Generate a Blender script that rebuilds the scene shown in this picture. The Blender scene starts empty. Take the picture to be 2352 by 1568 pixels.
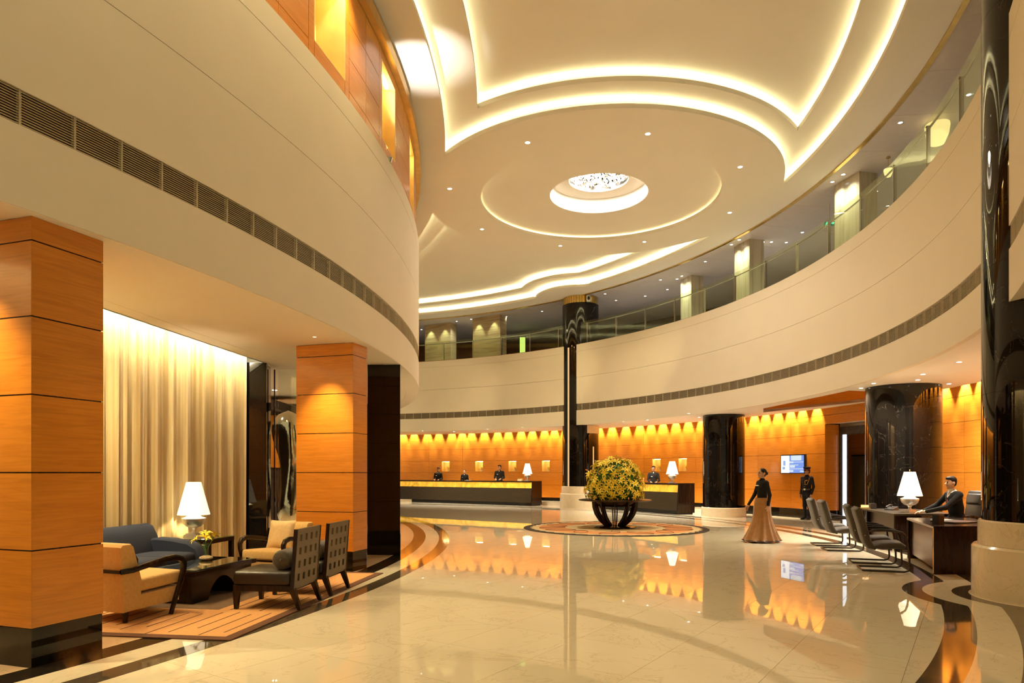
import bpy, bmesh, math, random
import numpy as np
from mathutils import Vector, Matrix, Euler
from mathutils.geometry import tessellate_polygon

random.seed(7)
S = bpy.context.scene
COL = S.collection

# ---------------------------------------------------------------- camera, world, exposure
cam_d = bpy.data.cameras.new('camera')
cam_d.lens = 24.0
cam_d.sensor_width = 36.0
cam_d.sensor_fit = 'HORIZONTAL'
cam_d.shift_y = 301.0 / 2352.0
cam_d.clip_end = 200
cam = bpy.data.objects.new('camera', cam_d)
cam.location = (0, 0, 1.6)
cam.rotation_euler = (math.pi / 2, 0, 0)
COL.objects.link(cam)
S.camera = cam

W = bpy.data.worlds.new('world')
S.world = W
W.use_nodes = True
W.node_tree.nodes['Background'].inputs[0].default_value = (1.0, 0.82, 0.48, 1)
W.node_tree.nodes['Background'].inputs[1].default_value = 0.42

S.view_settings.view_transform = 'Standard'
S.view_settings.look = 'None'
S.view_settings.gamma = 1.0
S.view_settings.use_curve_mapping = False
S.view_settings.exposure = 0.10
try:
    S.cycles.use_denoising = True
    S.cycles.use_adaptive_sampling = True
    S.cycles.adaptive_threshold = 0.035
    S.cycles.time_limit = 1150.0
    S.cycles.max_bounces = 6
    S.cycles.diffuse_bounces = 4
    S.cycles.glossy_bounces = 3
    S.cycles.transmission_bounces = 4
    S.cycles.transparent_max_bounces = 8
    S.cycles.sample_clamp_indirect = 6.0
    S.cycles.sample_clamp_direct = 0.0
    S.cycles.caustics_reflective = False
    S.cycles.caustics_refractive = False
    S.cycles.use_light_tree = True
except Exception:
    pass

WARM = (1.0, 0.80, 0.44)
NEUT = (1.0, 0.86, 0.66)
COOL = (0.93, 0.97, 1.0)

# ---------------------------------------------------------------- plan constants (metres)
CL = (-25.25, 14.19); RL = 23.10          # convex balcony on the left
CR = (-10.67, 16.98); RR = 18.85          # concave gallery on the right
RW = 22.0                                 # timber wall behind the reception
CC = (2.50, 19.70)                        # centre of the ceiling rose
Z_SOF, Z_G0, Z_G1, Z_J1, Z_J2, Z_TOP = 3.70, 4.35, 4.63, 5.80, 6.93, 7.25
Z_CEIL = 9.45
PIER_A = (3.10, 30.90)                    # round pier by the reception
PIER_B = (6.95, 8.60)                     # round pier on the right
F = 1568.0

def rad(a): return math.radians(a)

def pol(C, R, a):
    return (C[0] + R * math.cos(rad(a)), C[1] + R * math.sin(rad(a)))

def arc(C, R, a0, a1, n):
    return [pol(C, R, a0 + (a1 - a0) * i / n) for i in range(n + 1)]

def ang(C, p): return math.degrees(math.atan2(p[1] - C[1], p[0] - C[0]))

def sight(x, y, z):
    """plan position of a thing seen in the survey photo at height z"""
    d = (z - 1.6) * F / (1085.0 - y)
    return ((x - 1176.0) / F * d, d)

def sight_theta(x, C, R):
    """bearing (from C) where the sight line through column x meets the far side of a circle"""
    t = (x - 1176.0) / F
    a = 1 + t * t
    b = -2 * (t * C[0] + C[1])
    c = C[0] ** 2 + C[1] ** 2 - R * R
    d = (-b + math.sqrt(b * b - 4 * a * c)) / (2 * a)
    return ang(C, (t * d, d))

def cc_int(C1, r1, C2, r2):
    dx, dy = C2[0] - C1[0], C2[1] - C1[1]
    d = math.hypot(dx, dy)
    a = (d * d + r1 * r1 - r2 * r2) / (2 * d)
    h = math.sqrt(max(r1 * r1 - a * a, 0))
    mx, my = C1[0] + a * dx / d, C1[1] + a * dy / d
    p = [(mx - h * dy / d, my + h * dx / d), (mx + h * dy / d, my - h * dx / d)]
    return sorted(p, key=lambda q: q[1])           # near first

# ---------------------------------------------------------------- object helpers
def link(o, parent=None):
    COL.objects.link(o)
    if parent is not None: o.parent = parent
    return o

def tag(o, label=None, cat=None, group=None, kind=None):
    if label: o['label'] = label
    if cat: o['category'] = cat
    if group: o['group'] = group
    if kind: o['kind'] = kind
    return o

def thing(name, label, cat, loc=(0, 0, 0), rotz=0.0, group=None):
    o = bpy.data.objects.new(name, None)
    o.empty_display_size = 0.1
    link(o)
    o.location = loc
    o.rotation_euler = (0, 0, rotz)
    return tag(o, label, cat, group)

def dup(root, loc=None, rotz=None, label=None, group=None, parent=None):
    r = root.copy(); COL.objects.link(r)
    if parent is not None: r.parent = parent
    if loc is not None: r.location = loc
    if rotz is not None: r.rotation_euler = (0, 0, rotz)
    if label: r['label'] = label
    if group: r['group'] = group
    for ch in list(root.children):
        dup(ch, parent=r)
    return r

def inst(name, src, loc, rotz=0.0, parent=None, rot=None, scale=None):
    """one more object on the mesh data of src"""
    o = bpy.data.objects.new(name, src if isinstance(src, bpy.types.Mesh) else src.data)
    link(o, parent)
    o.location = loc
    o.rotation_euler = rot if rot is not None else (0, 0, rotz)
    if scale: o.scale = scale
    return o

class MB:
    def __init__(s): s.v = []; s.f = []; s.m = []; s.cur = 0
    def mat(s, i): s.cur = i; return s
    def add(s, vs, fs):
        n = len(s.v)
        s.v += [tuple(p) for p in vs]
        s.f += [tuple(n + i for i in f) for f in fs]
        s.m += [s.cur] * len(fs)
        return s
    def box(s, c, d, rz=0.0, M=None, taper=1.0):
        x, y, z = d[0] / 2, d[1] / 2, d[2] / 2
        vs = [(-x * taper, -y * taper, -z), (x * taper, -y * taper, -z), (x * taper, y * taper, -z), (-x * taper, y * taper, -z),
              (-x, -y, z), (x, -y, z), (x, y, z), (-x, y, z)]
        R = M if M is not None else Matrix.Rotation(rz, 3, 'Z')
        vs = [R @ Vector(p) + Vector(c) for p in vs]
        return s.add(vs, [(3, 2, 1, 0), (4, 5, 6, 7), (0, 1, 5, 4), (1, 2, 6, 5), (2, 3, 7, 6), (3, 0, 4, 7)])
    def hexa(s, vs):
        return s.add(vs, [(3, 2, 1, 0), (4, 5, 6, 7), (0, 1, 5, 4), (1, 2, 6, 5), (2, 3, 7, 6), (3, 0, 4, 7)])
    def bar(s, a, b, w, t, up=(0, 0, 1)):
        a, b = Vector(a), Vector(b)
        d = (b - a); L = d.length; d.normalize()
        u = Vector(up)
        sd = d.cross(u)
        if sd.length < 1e-4: sd = d.cross(Vector((1, 0, 0)))
        sd.normalize(); u = sd.cross(d)
        vs = []
        for p in (a, b):
            for i, j in ((-1, -1), (1, -1), (1, 1), (-1, 1)):
                vs.append(p + sd * (w / 2 * i) + u * (t / 2 * j))
        return s.hexa(vs)
    def tube(s, pts, r, n=8, closed=False, flat=None, up=None):
        """swept tube; r number or list; flat=(w,t) gives a rounded-rectangle sweep"""
        P = [Vector(p) for p in pts]; m = len(P)
        rs = r if isinstance(r, (list, tuple)) else [r] * m
        vs = []
        prev = None
        for i, p in enumerate(P):
            if closed: t = P[(i + 1) % m] - P[i - 1]
            else: t = P[min(i + 1, m - 1)] - P[max(i - 1, 0)]
            t.normalize()
            if prev is None:
                u = Vector(up) if up else (Vector((0, 0, 1)) if abs(t.z) < 0.9 else Vector((1, 0, 0)))
            else: u = prev
            sd = t.cross(u); sd.normalize(); u = sd.cross(t); u.normalize(); prev = u
            for k in range(n):
                a = 2 * math.pi * k / n
                ca, sa = math.cos(a), math.sin(a)
                if flat:
                    q = 0.45
                    ca = math.copysign(abs(ca) ** q, ca); sa = math.copysign(abs(sa) ** q, sa)
                    vs.append(p + sd * (ca * flat[0] / 2 * rs[i]) + u * (sa * flat[1] / 2 * rs[i]))
                else:
                    vs.append(p + sd * (ca * rs[i]) + u * (sa * rs[i]))
        fs = []
        for i in range(m if closed else m - 1):
            j = (i + 1) % m
            for k in range(n):
                l = (k + 1) % n
                fs.append((i * n + k, i * n + l, j * n + l, j * n + k))
        if not closed:
            fs.append(tuple(range(n - 1, -1, -1)))
            fs.append(tuple(range((m - 1) * n, m * n)))
        return s.add(vs, fs)
    def lathe(s, prof, n=24, c=(0, 0, 0), a0=0.0, a1=360.0, sx=1.0, sy=1.0, caps=True):
        full = abs(a1 - a0) > 359.9
        cols = n if full else n + 1
        vs = []; fs = []
        for i in range(cols):
            a = rad(a0 + (a1 - a0) * i / n)
            for r, z in prof:
                vs.append((c[0] + r * math.cos(a) * sx, c[1] + r * math.sin(a) * sy, c[2] + z))
        m = len(prof)
        for i in range(n):
            j = (i + 1) % cols
            for k in range(m - 1):
                fs.append((i * m + k, j * m + k, j * m + k + 1, i * m + k + 1))
        if full and caps and tuple(prof[0]) != tuple(prof[-1]):
            if prof[0][0] > 1e-5: fs.append(tuple(i * m for i in range(n - 1, -1, -1)))
            if prof[-1][0] > 1e-5: fs.append(tuple(i * m + m - 1 for i in range(n)))
        return s.add(vs, fs)
    def prism(s, poly, z0, z1, holes=(), top=True, bottom=True, sides=True, hole_sides=True):
        loops = [list(poly)] + [list(h) for h in holes]
        flat = [p for l in loops for p in l]
        tris = tessellate_polygon([[Vector((p[0], p[1], 0)) for p in l] for l in loops]) if (top or bottom) else []
        n = len(flat)
        vs = [(p[0], p[1], z0) for p in flat] + [(p[0], p[1], z1) for p in flat]
        fs = []
        if bottom: fs += [tuple(t) for t in tris]
        if top: fs += [tuple(i + n for i in t) for t in tris]
        o = 0
        for li, l in enumerate(loops):
            m = len(l)
            if (li == 0 and sides) or (li > 0 and hole_sides):
                for i in range(m):
                    j = (i + 1) % m
                    fs.append((o + i, o + j, o + j + n, o + i + n))
            o += m
        return s.add(vs, fs)
    def strip(s, p0, p1, z0, z1):
        """closed ring-sector solid between two polylines of equal length"""
        n = len(p0)
        vs = []
        for a, b in zip(p0, p1):
            vs += [(a[0], a[1], z0), (b[0], b[1], z0), (b[0], b[1], z1), (a[0], a[1], z1)]
        fs = []
        for i in range(n - 1):
            a, b = i * 4, i * 4 + 4
            for k in range(4):
                l = (k + 1) % 4
                fs.append((a + k, b + k, b + l, a + l))
        fs.append((0, 1, 2, 3)); e = (n - 1) * 4
        fs.append((e + 3, e + 2, e + 1, e))
        return s.add(vs, fs)
    def tape(s, p0, p1, z0, z1):
        """lamp strip: slot 1 (the glow) on the upper face only"""
        b0 = len(s.f); s.strip(p0, p1, z0, z1)
        for i in range(b0, len(s.f)): s.m[i] = 1 if (i - b0) % 4 == 2 and i < len(s.f) - 2 else 0
        return s
    def band(s, C, R0, R1, a0, a1, z0, z1, n=None):
        if n is None: n = max(2, int(abs(a1 - a0) / 1.0))
        return s.strip(arc(C, R0, a0, a1, n), arc(C, R1, a0, a1, n), z0, z1)
    def ell(s, c, r, n=16, m=10, M=None):
        vs = []; fs = []
        R = M if M is not None else Matrix.Identity(3)
        for i in range(1, m):
            t = math.pi * i / m
            for k in range(n):
                a = 2 * math.pi * k / n
                vs.append(R @ Vector((r[0] * math.sin(t) * math.cos(a), r[1] * math.sin(t) * math.sin(a), r[2] * math.cos(t))) + Vector(c))
        tp = len(vs); vs.append(R @ Vector((0, 0, r[2])) + Vector(c)); vs.append(R @ Vector((0, 0, -r[2])) + Vector(c))
        for i in range(m - 2):
            for k in range(n):
                l = (k + 1) % n
                fs.append((i * n + k, (i + 1) * n + k, (i + 1) * n + l, i * n + l))
        for k in range(n):
            l = (k + 1) % n
            fs.append((tp, k, l)); fs.append((tp + 1, (m - 2) * n + l, (m - 2) * n + k))
        return s.add(vs, fs)
    def rbox(s, c, d, r=0.04, rz=0.0, M=None, seg=3, puff=0.0):
        """rounded (cushion) box"""
        bm = bmesh.new()
        bmesh.ops.create_cube(bm, size=1.0)
        for v in bm.verts: v.co = Vector((v.co.x * d[0], v.co.y * d[1], v.co.z * d[2]))
        rr = min(r, 0.49 * min(d))
        bmesh.ops.bevel(bm, geom=list(bm.edges), offset=rr, segments=seg, affect='EDGES', profile=0.5)
        if puff:
            big = [f for f in bm.faces if f.calc_area() > 0.15 * d[0] * d[1]]
            bmesh.ops.subdivide_edges(bm, edges=list({e for f in big for e in f.edges}), cuts=4, use_grid_fill=True)
            for v in bm.verts:
                x, y = v.co.x / (d[0] / 2), v.co.y / (d[1] / 2)
                w = max(0.0, (1 - x * x)) * max(0.0, (1 - y * y))
                v.co.z += math.copysign(puff * w, v.co.z)
        R = M if M is not None else Matrix.Rotation(rz, 3, 'Z')
        bm.verts.index_update()
        vs = [R @ v.co + Vector(c) for v in bm.verts]
        fs = [tuple(v.index for v in f.verts) for f in bm.faces]
        bm.free()
        return s.add(vs, fs)
    def mesh(s, name, mats, smooth=None, recalc=True):
        me = bpy.data.meshes.new(name)
        me.from_pydata(s.v, [], s.f)
        for m in (mats if isinstance(mats, (list, tuple)) else [mats]): me.materials.append(m)
        if isinstance(mats, (list, tuple)) and len(mats) > 1:
            me.polygons.foreach_set('material_index', s.m)
        if recalc:
            bm = bmesh.new(); bm.from_mesh(me)
            bmesh.ops.recalc_face_normals(bm, faces=bm.faces)
            bm.to_mesh(me); bm.free()
        if smooth is not None:
            me.polygons.foreach_set('use_smooth', [True] * len(me.polygons))
            me.set_sharp_from_angle(angle=rad(smooth))
        me.update()
        return me
    def build(s, name, mats, parent=None, smooth=None, loc=(0, 0, 0), rotz=0.0, recalc=True):
        o = bpy.data.objects.new(name, s.mesh(name, mats, smooth, recalc))
        link(o, parent)
        o.location = loc
        o.rotation_euler = (0, 0, rotz)
        return o

def structure(o, label=None):
    o['kind'] = 'structure'
    if label: o['label'] = label
    return o

# ---------------------------------------------------------------- materials
def newmat(name):
    m = bpy.data.materials.new(name)
    m.use_nodes = True
    nt = m.node_tree
    return m, nt, nt.nodes['Principled BSDF']

def setp(b, color=None, rough=None, metal=None, spec=None, coat=None, coat_r=None, em=None, ems=None, sheen=None):
    if color is not None: b.inputs['Base Color'].default_value = (*color, 1)
    if rough is not None: b.inputs['Roughness'].default_value = rough
    if metal is not None: b.inputs['Metallic'].default_value = metal
    if spec is not None: b.inputs['Specular IOR Level'].default_value = spec
    if coat is not None: b.inputs['Coat Weight'].default_value = coat
    if coat_r is not None: b.inputs['Coat Roughness'].default_value = coat_r
    if em is not None: b.inputs['Emission Color'].default_value = (*em, 1)
    if ems is not None: b.inputs['Emission Strength'].default_value = ems
    if sheen is not None: b.inputs['Sheen Weight'].default_value = sheen

def plain(name, color, rough=0.5, var=0.06, scale=6.0, bump=0.0, bscale=60.0, **k):
    """plain material with a little procedural variation"""
    m, nt, b = newmat(name)
    setp(b, color, rough, **k)
    N, L = nt.nodes, nt.links
    tc = N.new('ShaderNodeTexCoord')
    if var:
        nz = N.new('ShaderNodeTexNoise'); nz.inputs['Scale'].default_value = scale; nz.inputs['Detail'].default_value = 3
        L.new(tc.outputs['Object'], nz.inputs['Vector'])
        rp = N.new('ShaderNodeValToRGB')
        rp.color_ramp.elements[0].position = 0.3; rp.color_ramp.elements[1].position = 0.7
        rp.color_ramp.elements[0].color = (*[c * (1 - var) for c in color], 1)
        rp.color_ramp.elements[1].color = (*[min(1, c * (1 + var)) for c in color], 1)
        L.new(nz.outputs['Fac'], rp.inputs['Fac']); L.new(rp.outputs['Color'], b.inputs['Base Color'])
    if bump:
        n2 = N.new('ShaderNodeTexNoise'); n2.inputs['Scale'].default_value = bscale
        L.new(tc.outputs['Object'], n2.inputs['Vector'])
        bp = N.new('ShaderNodeBump'); bp.inputs['Strength'].default_value = bump; bp.inputs['Distance'].default_value = 0.01
        L.new(n2.outputs['Fac'], bp.inputs['Height']); L.new(bp.outputs['Normal'], b.inputs['Normal'])
    return m

def emit(name, color, strength, lamp=True):
    """glowing material; lamp=False for small lenses and screens whose light is carried by a lamp beside them"""
    m, nt, b = newmat(name)
    setp(b, (0, 0, 0), 1.0, spec=0.0, em=color, ems=strength)
    if not lamp:
        try: m.cycles.emission_sampling = 'NONE'
        except Exception: pass
    return m

def streaky(name, cols, scale, dist=1.0, rough=0.3, detail=4, coat=0.0, spec=0.5, rnd=True, pos=(0.3, 0.7), bump=0.0):
    """wood or travertine: noise stretched along an axis, offset per object"""
    m, nt, b = newmat(name)
    setp(b, cols[0], rough, coat=coat, coat_r=0.08, spec=spec)
    N, L = nt.nodes, nt.links
    tc = N.new('ShaderNodeTexCoord'); mp = N.new('ShaderNodeMapping')
    mp.inputs['Scale'].default_value = scale
    L.new(tc.outputs['Object'], mp.inputs['Vector'])
    vec = mp.outputs['Vector']
    if rnd:
        oi = N.new('ShaderNodeObjectInfo'); ml = N.new('ShaderNodeMath'); ml.operation = 'MULTIPLY'; ml.inputs[1].default_value = 37.0
        L.new(oi.outputs['Random'], ml.inputs[0])
        av = N.new('ShaderNodeVectorMath'); av.operation = 'ADD'
        L.new(vec, av.inputs[0]); L.new(ml.outputs[0], av.inputs[1]); vec = av.outputs[0]
    nz = N.new('ShaderNodeTexNoise'); nz.inputs['Scale'].default_value = 1.0; nz.inputs['Detail'].default_value = detail
    nz.inputs['Distortion'].default_value = dist
    L.new(vec, nz.inputs['Vector'])
    rp = N.new('ShaderNodeValToRGB'); cr = rp.color_ramp
    cr.elements[0].position = pos[0]; cr.elements[1].position = pos[1]
    cr.elements[0].color = (*cols[0], 1); cr.elements[1].color = (*cols[-1], 1)
    for i, c in enumerate(cols[1:-1]):
        e = cr.elements.new(pos[0] + (pos[1] - pos[0]) * (i + 1) / (len(cols) - 1)); e.color = (*c, 1)
    L.new(nz.outputs['Fac'], rp.inputs['Fac']); L.new(rp.outputs['Color'], b.inputs['Base Color'])
    if bump:
        bp = N.new('ShaderNodeBump'); bp.inputs['Strength'].default_value = bump; bp.inputs['Distance'].default_value = 0.004
        L.new(nz.outputs['Fac'], bp.inputs['Height']); L.new(bp.outputs['Normal'], b.inputs['Normal'])
    return m

def veined(name, base, base2, vein, vscale=1.2, width=0.03, rough=0.06, spec=0.5, amount=1.0, rnd=True, wav=0.0):
    """polished stone: clouds plus thin distorted veins"""
    m, nt, b = newmat(name)
    setp(b, base, rough, spec=spec)
    N, L = nt.nodes, nt.links
    tc = N.new('ShaderNodeTexCoord'); vec = tc.outputs['Object']
    if rnd:
        oi = N.new('ShaderNodeObjectInfo'); ml = N.new('ShaderNodeMath'); ml.operation = 'MULTIPLY'; ml.inputs[1].default_value = 53.0
        L.new(oi.outputs['Random'], ml.inputs[0])
        av = N.new('ShaderNodeVectorMath'); av.operation = 'ADD'
        L.new(vec, av.inputs[0]); L.new(ml.outputs[0], av.inputs[1]); vec = av.outputs[0]
    n1 = N.new('ShaderNodeTexNoise'); n1.inputs['Scale'].default_value = vscale * 0.8; n1.inputs['Detail'].default_value = 5
    n1.inputs['Distortion'].default_value = 1.2
    L.new(vec, n1.inputs['Vector'])
    mx = N.new('ShaderNodeMix'); mx.data_type = 'RGBA'
    mx.inputs['A'].default_value = (*base, 1); mx.inputs['B'].default_value = (*base2, 1)
    L.new(n1.outputs['Fac'], mx.inputs['Factor'])
    n2 = N.new('ShaderNodeTexNoise'); n2.inputs['Scale'].default_value = vscale; n2.inputs['Detail'].default_value = 6
    n2.inputs['Distortion'].default_value = 2.2; n2.inputs['Roughness'].default_value = 0.6
    av2 = N.new('ShaderNodeVectorMath'); av2.operation = 'ADD'; av2.inputs[1].default_value = (11.3, 4.1, 7.7)
    L.new(vec, av2.inputs[0]); L.new(av2.outputs[0], n2.inputs['Vector'])
    sb = N.new('ShaderNodeMath'); sb.operation = 'SUBTRACT'; sb.inputs[1].default_value = 0.5
    ab = N.new('ShaderNodeMath'); ab.operation = 'ABSOLUTE'
    L.new(n2.outputs['Fac'], sb.inputs[0]); L.new(sb.outputs[0], ab.inputs[0])
    mr = N.new('ShaderNodeMapRange'); mr.inputs['From Min'].default_value = 0.0; mr.inputs['From Max'].default_value = width
    mr.inputs['To Min'].default_value = amount; mr.inputs['To Max'].default_value = 0.0
    L.new(ab.outputs[0], mr.inputs['Value'])
    m2 = N.new('ShaderNodeMix'); m2.data_type = 'RGBA'; m2.inputs['B'].default_value = (*vein, 1)
    L.new(mx.outputs['Result'], m2.inputs['A']); L.new(mr.outputs['Result'], m2.inputs['Factor'])
    L.new(m2.outputs['Result'], b.inputs['Base Color'])
    if wav:
        n3 = N.new('ShaderNodeTexNoise'); n3.inputs['Scale'].default_value = 1.3; n3.inputs['Detail'].default_value = 1
        L.new(vec, n3.inputs['Vector'])
        bp = N.new('ShaderNodeBump'); bp.inputs['Strength'].default_value = wav; bp.inputs['Distance'].default_value = 0.01
        L.new(n3.outputs['Fac'], bp.inputs['Height']); L.new(bp.outputs['Normal'], b.inputs['Normal'])
    return m

def glassmat(name, tint=(0.86, 0.92, 0.86), rough=0.0, refl=1.0):
    m = bpy.data.materials.new(name); m.use_nodes = True
    nt = m.node_tree; N, L = nt.nodes, nt.links
    N.clear()
    out = N.new('ShaderNodeOutputMaterial'); tr = N.new('ShaderNodeBsdfTransparent'); gl = N.new('ShaderNodeBsdfGlossy')
    tr.inputs['Color'].default_value = (*tint, 1); gl.inputs['Roughness'].default_value = rough
    gl.inputs['Color'].default_value = (0.95, 1.0, 0.93, 1)
    lw = N.new('ShaderNodeLayerWeight'); lw.inputs['Blend'].default_value = 0.5
    pw = N.new('ShaderNodeMath'); pw.operation = 'POWER'; pw.inputs[1].default_value = 5.0
    ml = N.new('ShaderNodeMath'); ml.operation = 'MULTIPLY_ADD'; ml.inputs[1].default_value = 0.95 * refl; ml.inputs[2].default_value = 0.045 * refl; ml.use_clamp = True
    mx = N.new('ShaderNodeMixShader')
    L.new(lw.outputs['Facing'], pw.inputs[0]); L.new(pw.outputs[0], ml.inputs[0]); L.new(ml.outputs[0], mx.inputs['Fac'])
    L.new(tr.outputs[0], mx.inputs[1]); L.new(gl.outputs[0], mx.inputs[2]); L.new(mx.outputs[0], out.inputs['Surface'])
    return m

M = {}
M['paint'] = plain('cream_paint', (0.80, 0.72, 0.58), 0.7, var=0.015, scale=1.2)
M['ceil'] = plain('ceiling_paint', (0.89, 0.86, 0.79), 0.75, var=0.01, scale=1.0)
M['sofwhite'] = plain('soffit_white', (0.88, 0.85, 0.80), 0.7, var=0.01)
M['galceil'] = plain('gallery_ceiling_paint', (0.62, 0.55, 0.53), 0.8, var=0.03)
M['wood'] = streaky('orange_veneer', [(0.50, 0.165, 0.012), (0.58, 0.200, 0.016), (0.64, 0.230, 0.022)], (1.6, 1.6, 26.0), dist=1.2, rough=0.30, coat=0.25)
M['wood_pale'] = streaky('niche_veneer', [(0.70, 0.42, 0.12), (0.78, 0.50, 0.16)], (1.2, 1.2, 10.0), dist=1.0, rough=0.35)
M['black'] = veined('black_granite', (0.005, 0.004, 0.003), (0.010, 0.008, 0.005), (0.03, 0.024, 0.015), vscale=14, width=0.01, rough=0.03, amount=0.5, spec=0.32)
M['blackmarble'] = veined('black_marble', (0.003, 0.0024, 0.002), (0.006, 0.0042, 0.003), (0.16, 0.13, 0.09), vscale=0.7, width=0.0022, rough=0.025, amount=0.42, spec=0.32)
M['cream_stone'] = veined('cream_marble', (0.66, 0.54, 0.36), (0.74, 0.62, 0.44), (0.46, 0.34, 0.20), vscale=1.4, width=0.012, rough=0.16, amount=0.5)
M['floor'] = veined('floor_marble', (0.74, 0.64, 0.46), (0.80, 0.71, 0.53), (0.48, 0.37, 0.23), vscale=0.8, width=0.012, rough=0.014, amount=0.42, wav=0.003)
M['floor_peach'] = veined('peach_marble', (0.62, 0.42, 0.24), (0.70, 0.50, 0.30), (0.36, 0.24, 0.13), vscale=1.3, width=0.02, rough=0.05, amount=0.5)
M['floor_cream'] = veined('pale_inlay', (0.70, 0.60, 0.42), (0.78, 0.69, 0.50), (0.42, 0.32, 0.2), vscale=1.3, width=0.014, rough=0.04, amount=0.4)
M['floor_brown'] = veined('brown_inlay', (0.060, 0.046, 0.030), (0.090, 0.068, 0.042), (0.20, 0.15, 0.1), vscale=2.0, width=0.012, rough=0.05, amount=0.5)
M['floor_black'] = veined('black_inlay', (0.012, 0.009, 0.006), (0.022, 0.016, 0.010), (0.08, 0.06, 0.04), vscale=3.0, width=0.01, rough=0.04, amount=0.4)
M['grout'] = plain('grout', (0.35, 0.27, 0.17), 0.8)
M['gold'] = plain('brushed_gold', (0.72, 0.48, 0.14), 0.28, var=0.1, scale=5, metal=1.0)
M['brass'] = plain('brass', (0.80, 0.58, 0.26), 0.22, var=0.05, metal=1.0)
M['steel'] = plain('brushed_steel', (0.62, 0.58, 0.50), 0.25, var=0.04, metal=1.0)
M['silver'] = plain('polished_silver', (0.86, 0.84, 0.80), 0.34, var=0.02, metal=1.0)
M['chrome'] = plain('wavy_chrome', (0.92, 0.82, 0.62), 0.10, var=0.0, bump=0.5, bscale=7.0, metal=1.0)
M['darkwood'] = streaky('dark_wood', [(0.009, 0.004, 0.002), (0.022, 0.010, 0.005)], (20, 20, 1.5), dist=0.6, rough=0.20, spec=0.3)
M['deskwood'] = streaky('desk_wood', [(0.019, 0.012, 0.005), (0.032, 0.020, 0.009)], (2, 2, 20), dist=0.6, rough=0.28)
M['grille'] = plain('grille_metal', (0.55, 0.46, 0.30), 0.5, var=0.03)
M['grille_dark'] = plain('grille_void', (0.035, 0.018, 0.012), 0.9, var=0.0)
M['trav_v'] = streaky('travertine_upright', [(0.40, 0.33, 0.22), (0.58, 0.51, 0.36), (0.64, 0.57, 0.42)], (7, 7, 0.5), dist=0.6, rough=0.22)
M['trav_h'] = streaky('travertine_level', [(0.36, 0.27, 0.15), (0.55, 0.43, 0.26), (0.62, 0.50, 0.31)], (0.6, 0.6, 9), dist=0.8, rough=0.25)
M['darkwall'] = streaky('dark_panel', [(0.035, 0.022, 0.015), (0.055, 0.036, 0.024)], (1, 1, 5), dist=0.5, rough=0.18)
M['glass'] = glassmat('railing_glass', (0.90, 0.93, 0.86), refl=1.0)
M['glass_clear'] = glassmat('clear_glass', (0.93, 0.96, 0.93), refl=1.0)
M['glass_top'] = glassmat('table_glass', (0.62, 0.74, 0.68), refl=2.0)
M['cove'] = emit('cove_strip', (1.0, 0.86, 0.46), 31.0)
M['cove_far'] = emit('far_cove_strip', (1.0, 0.86, 0.46), 72.0)
M['lens'] = emit('downlight_lens', (1.0, 0.93, 0.78), 9.0, False)
M['lens_cool'] = emit('gallery_lens', (0.95, 1.0, 0.95), 9.0, False)
M['shade'] = None

# ================================================================ SHELL
def spot(name, parent, loc, target, energy, size, blend=0.6, color=WARM, radius=0.04):
    d = bpy.data.lights.new(name, 'SPOT')
    d.energy = energy; d.spot_size = rad(size); d.spot_blend = blend; d.color = color; d.shadow_soft_size = radius
    o = bpy.data.objects.new(name, d); link(o, parent)
    o.location = loc
    v = Vector(target) - Vector(loc)
    o.rotation_euler = v.to_track_quat('-Z', 'Y').to_euler()
    return o

def point(name, parent, loc, energy, color=WARM, radius=0.05):
    d = bpy.data.lights.new(name, 'POINT')
    d.energy = energy; d.color = color; d.shadow_soft_size = radius
    o = bpy.data.objects.new(name, d); link(o, parent); o.location = loc
    return o

def rho(th_, R, bulges):
    """distance from CR along a bearing to the edge of the gallery zone with round bulges at the piers"""
    ux, uy = math.cos(rad(th_)), math.sin(rad(th_))
    best = R
    for (px_, py_), r in bulges:
        dx, dy = px_ - CR[0], py_ - CR[1]
        t = dx * ux + dy * uy
        q = dx * dx + dy * dy - t * t
        if q < r * r: best = min(best, t - math.sqrt(r * r - q))
    return best

def rcurve(R, r, a0, a1, step=0.25, piers=(PIER_A, PIER_B)):
    n = max(2, int(abs(a1 - a0) / step))
    out = []
    for i in range(n + 1):
        a = a0 + (a1 - a0) * i / n
        out.append(pol(CR, rho(a, R, [(p, r) for p in piers]), a))
    return out

# ---------------------------------------------------------------- floor
floor = MB().box((0, 20, -0.11), (46, 56, 0.2)).build('floor', M['grout'])
structure(floor, 'polished cream marble lobby floor with dark curved inlays')
TS = 0.9; TA = rad(34)
tile_me = MB().box((0, 0, -0.005), (TS - 0.003, TS - 0.003, 0.010)).mesh('tile', M['floor'])
ca, sa = math.cos(TA), math.sin(TA)
cands = []
for i in range(-45, 46):
    for j in range(-45, 60):
        u, v = i * TS, j * TS
        x, y = u * ca + v * sa, -u * sa + v * ca
        if y < 2.5 or y > 40: continue
        if abs(x) > 0.75 * y + 1.6: continue
        if math.hypot(x - CR[0], y - CR[1]) > 22.9: continue
        if x < -8.5: continue
        cands.append((y * y + x * x * 0.5, x, y))
cands.sort()
rest = MB()
for k, (_, x, y) in enumerate(cands):
    if k < 300:
        inst('tile', tile_me, (x, y, 0), -TA, floor)
    else:
        rest.box((x, y, -0.005), (TS - 0.003, TS - 0.003, 0.010), -TA)
fr = rest.build('far_tiles', M['floor'], floor); fr['kind'] = 'stuff'
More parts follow.
